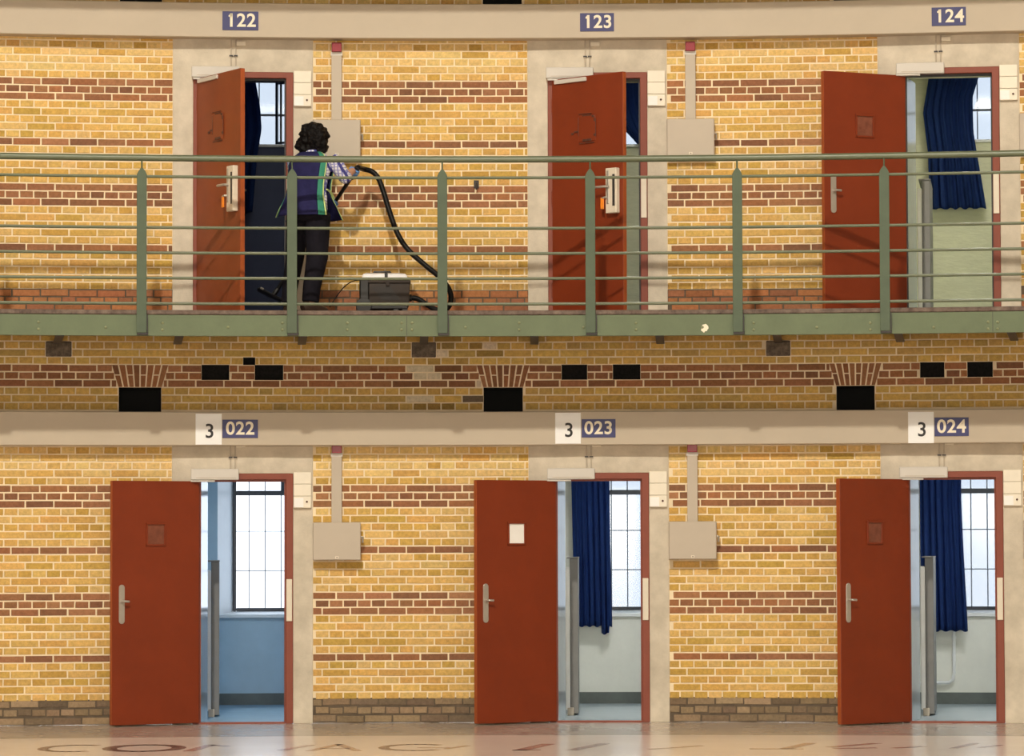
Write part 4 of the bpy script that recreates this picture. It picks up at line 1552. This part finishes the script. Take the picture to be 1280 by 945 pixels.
# ------------------------------------------------------------------ vacuum cleaner with hose and wand
def cat(pts, n=10):
    pts = [Vector(p) for p in pts]
    out = []
    for i in range(len(pts) - 1):
        p0, p1, p2, p3 = pts[max(i - 1, 0)], pts[i], pts[i + 1], pts[min(i + 2, len(pts) - 1)]
        for s in range(n):
            t = s / n
            out.append(0.5 * ((2 * p1) + (p2 - p0) * t + (2 * p0 - 5 * p1 + 4 * p2 - p3) * t * t + (3 * p1 - p0 - 3 * p2 + p3) * t ** 3))
    out.append(pts[-1])
    return out


va, _ = at(480, 390, .62)
VD = .62
VAC = empty('vacuum_cleaner', va, FL + .002, VD, 0)
tag(VAC, 'dark canister vacuum cleaner with pale lid and long black hose on the gallery', 'vacuum cleaner')
hwv = .215


def loc_pt(px, py, d):
    """photo pixel at distance d from the wall, in the cleaner's own frame"""
    a, z = at(px, py, d)
    w_ = P(a, z, d) - P(va, FL + .002, VD)
    t_ = va
    return Vector((w_.x * cos(t_) - w_.y * sin(t_), w_.x * sin(t_) + w_.y * cos(t_), w_.z))


b = MB()
vs = []
for z, x0, x1, y0, y1 in ((.055, -.185, .20, -.15, .15), (.09, -.195, .212, -.16, .16), (.26, -.19, .218, -.165, .165)):
    vs += [(x0, y0, z), (x1, y0, z), (x1, y1, z), (x0, y1, z)]
fs = [(3, 2, 1, 0), (8, 9, 10, 11)]
for j in (0, 4):
    for k in range(4): fs.append((j + k, j + (k + 1) % 4, j + 4 + (k + 1) % 4, j + 4 + k))
b.add(vs, fs)
vb = b.build('body', 'vacuum_dark', VAC, bevel=.012, smooth=True, segs=2)
MB().box(-.205, .224, -.175, .175, .255, .285).build('rim', 'vacuum_dark', VAC, bevel=.008)
vs = []
for z, x0, x1, y0, y1 in ((.285, -.190, .205, -.165, .165), (.335, -.180, .185, -.155, .155), (.348, -.15, .13, -.11, .11)):
    vs += [(x0, y0, z), (x1, y0, z), (x1, y1, z), (x0, y1, z)]
ld = MB().add(vs, fs).build('lid', 'vacuum_lid', VAC, bevel=.008, smooth=True)
MB().tube([(-.10, -.02, .335), (-.08, -.02, .362), (.05, -.02, .362), (.07, -.02, .335)], .010, 8).build('carry_handle', 'vacuum_black', ld, smooth=True)
MB().box(.005, .03, -.17, -.1, .268, .345).build('latch', 'vacuum_black', ld, bevel=.003)
MB().box(.015, .045, -.185, -.172, .235, .285).build('catch', 'vacuum_dark', VAC, bevel=.003)
MB().box(-.208, -.125, -.178, .16, .055, .30).build('side_housing', 'vacuum_black', VAC, bevel=.012)
for k in range(9):
    x = -.10 + .018 * k
    MB().prism([(x, .225), (x + .007, .225), (x + .092, .115), (x + .085, .115)], -.1685, -.160).build('vent_slat', 'vacuum_black', vb)
for x, y, r_ in ((-.17, -.17, .07), (-.17, .17, .07)):
    wv = MB().tube([(x, y - .02, .068), (x, y + .02, .068)], r_ - .003, 20).build('wheel', 'vacuum_black', VAC, bevel=.004)
for x in (.10, .175):
    MB().tube([(x, -.15, .026), (x, -.12, .026)], .026, 14).build('caster', 'vacuum_black', VAC, bevel=.003)
MB().box(-.20, .20, -.155, .155, .04, .075).build('base_plate', 'vacuum_black', VAC, bevel=.006)
# hose
hose_px = [(513, 372.5, .62), (522, 373.5, .63), (534, 381, .66), (546, 387.5, .70), (557, 387, .70), (563.5, 377, .68), (561.5, 362, .66), (549, 346, .62), (531, 331, .57),
           (510, 312, .52), (497, 292, .48), (487, 265, .43), (479.5, 240, .38), (473, 223, .345), (465, 214.5, .325), (455, 211.5, .315)]
hp = [loc_pt(*q) for q in hose_px]
Mp = PER.matrix_basis if False else None
pth = pa
Wyaw = -pth + math.radians(-25)


def person_to_vac(v):
    wv_ = P(pa, FL + .004, .65) + Vector((v.x * cos(Wyaw) - v.y * sin(Wyaw), v.x * sin(Wyaw) + v.y * cos(Wyaw), v.z))
    wv_ -= P(va, FL + .002, VD)
    return Vector((wv_.x * cos(va) - wv_.y * sin(va), wv_.x * sin(va) + wv_.y * cos(va), wv_.z))


g0 = person_to_vac(HR - WDIR * .055)
g1 = person_to_vac(HR + WDIR * .07)
path = cat(hp + [g0], 12)
hs = MB().tube(path, [.0225 + (.0012 if k % 2 else 0) for k in range(len(path))], 10).build('hose', 'hose_black', VAC, smooth=True)
for p in hs.data.polygons: p.use_smooth = True
MB().tube([hp[0] - Vector((.02, 0, 0)), hp[0] + Vector((.012, 0, 0))], .032, 14).build('hose_coupling', 'vacuum_black', VAC, bevel=.003)
tip = person_to_vac(HR + WDIR * (1.0 / abs(WDIR.z) * .94))
MB().tube([g0, g1], .026, 12).build('grip', 'vacuum_black', VAC, smooth=True)
MB().tube([g1, tip], .017, 12).build('wand', 'vacuum_black', VAC, smooth=True)
# floor head lifted off the floor
n0, n1 = loc_pt(322, 361, -.35), loc_pt(352, 376, -.35)
nz_ = MB()
t_ = (n1 - n0).normalized()
nz_.tube([n0, n0 + t_ * .01, n1 - t_ * .01, n1], [(.06, .012), (.075, .022), (.075, .022), (.06, .012)], 12)
no = nz_.build('floor_head', 'vacuum_black', VAC, smooth=True)
MB().tube([tip, (tip + n0.lerp(n1, .62)) / 2, n0.lerp(n1, .62)], .022, 10).build('swivel_neck', 'vacuum_black', VAC, smooth=True)
MB().tube([n0 + t_ * .03 + Vector((0, -.07, .018)), n0 + t_ * .06 + Vector((0, -.07, .018))], .009, 8).build('pedal', 'chrome', no)
# mains cable
cp = [loc_pt(450, 350, .55), loc_pt(440, 352, .45), loc_pt(430, 359, .40), loc_pt(421, 370, .38), loc_pt(412, 384, .40)]
MB().tube(cat(cp, 8), .0045, 6).build('mains_cable', 'hose_black', VAC)
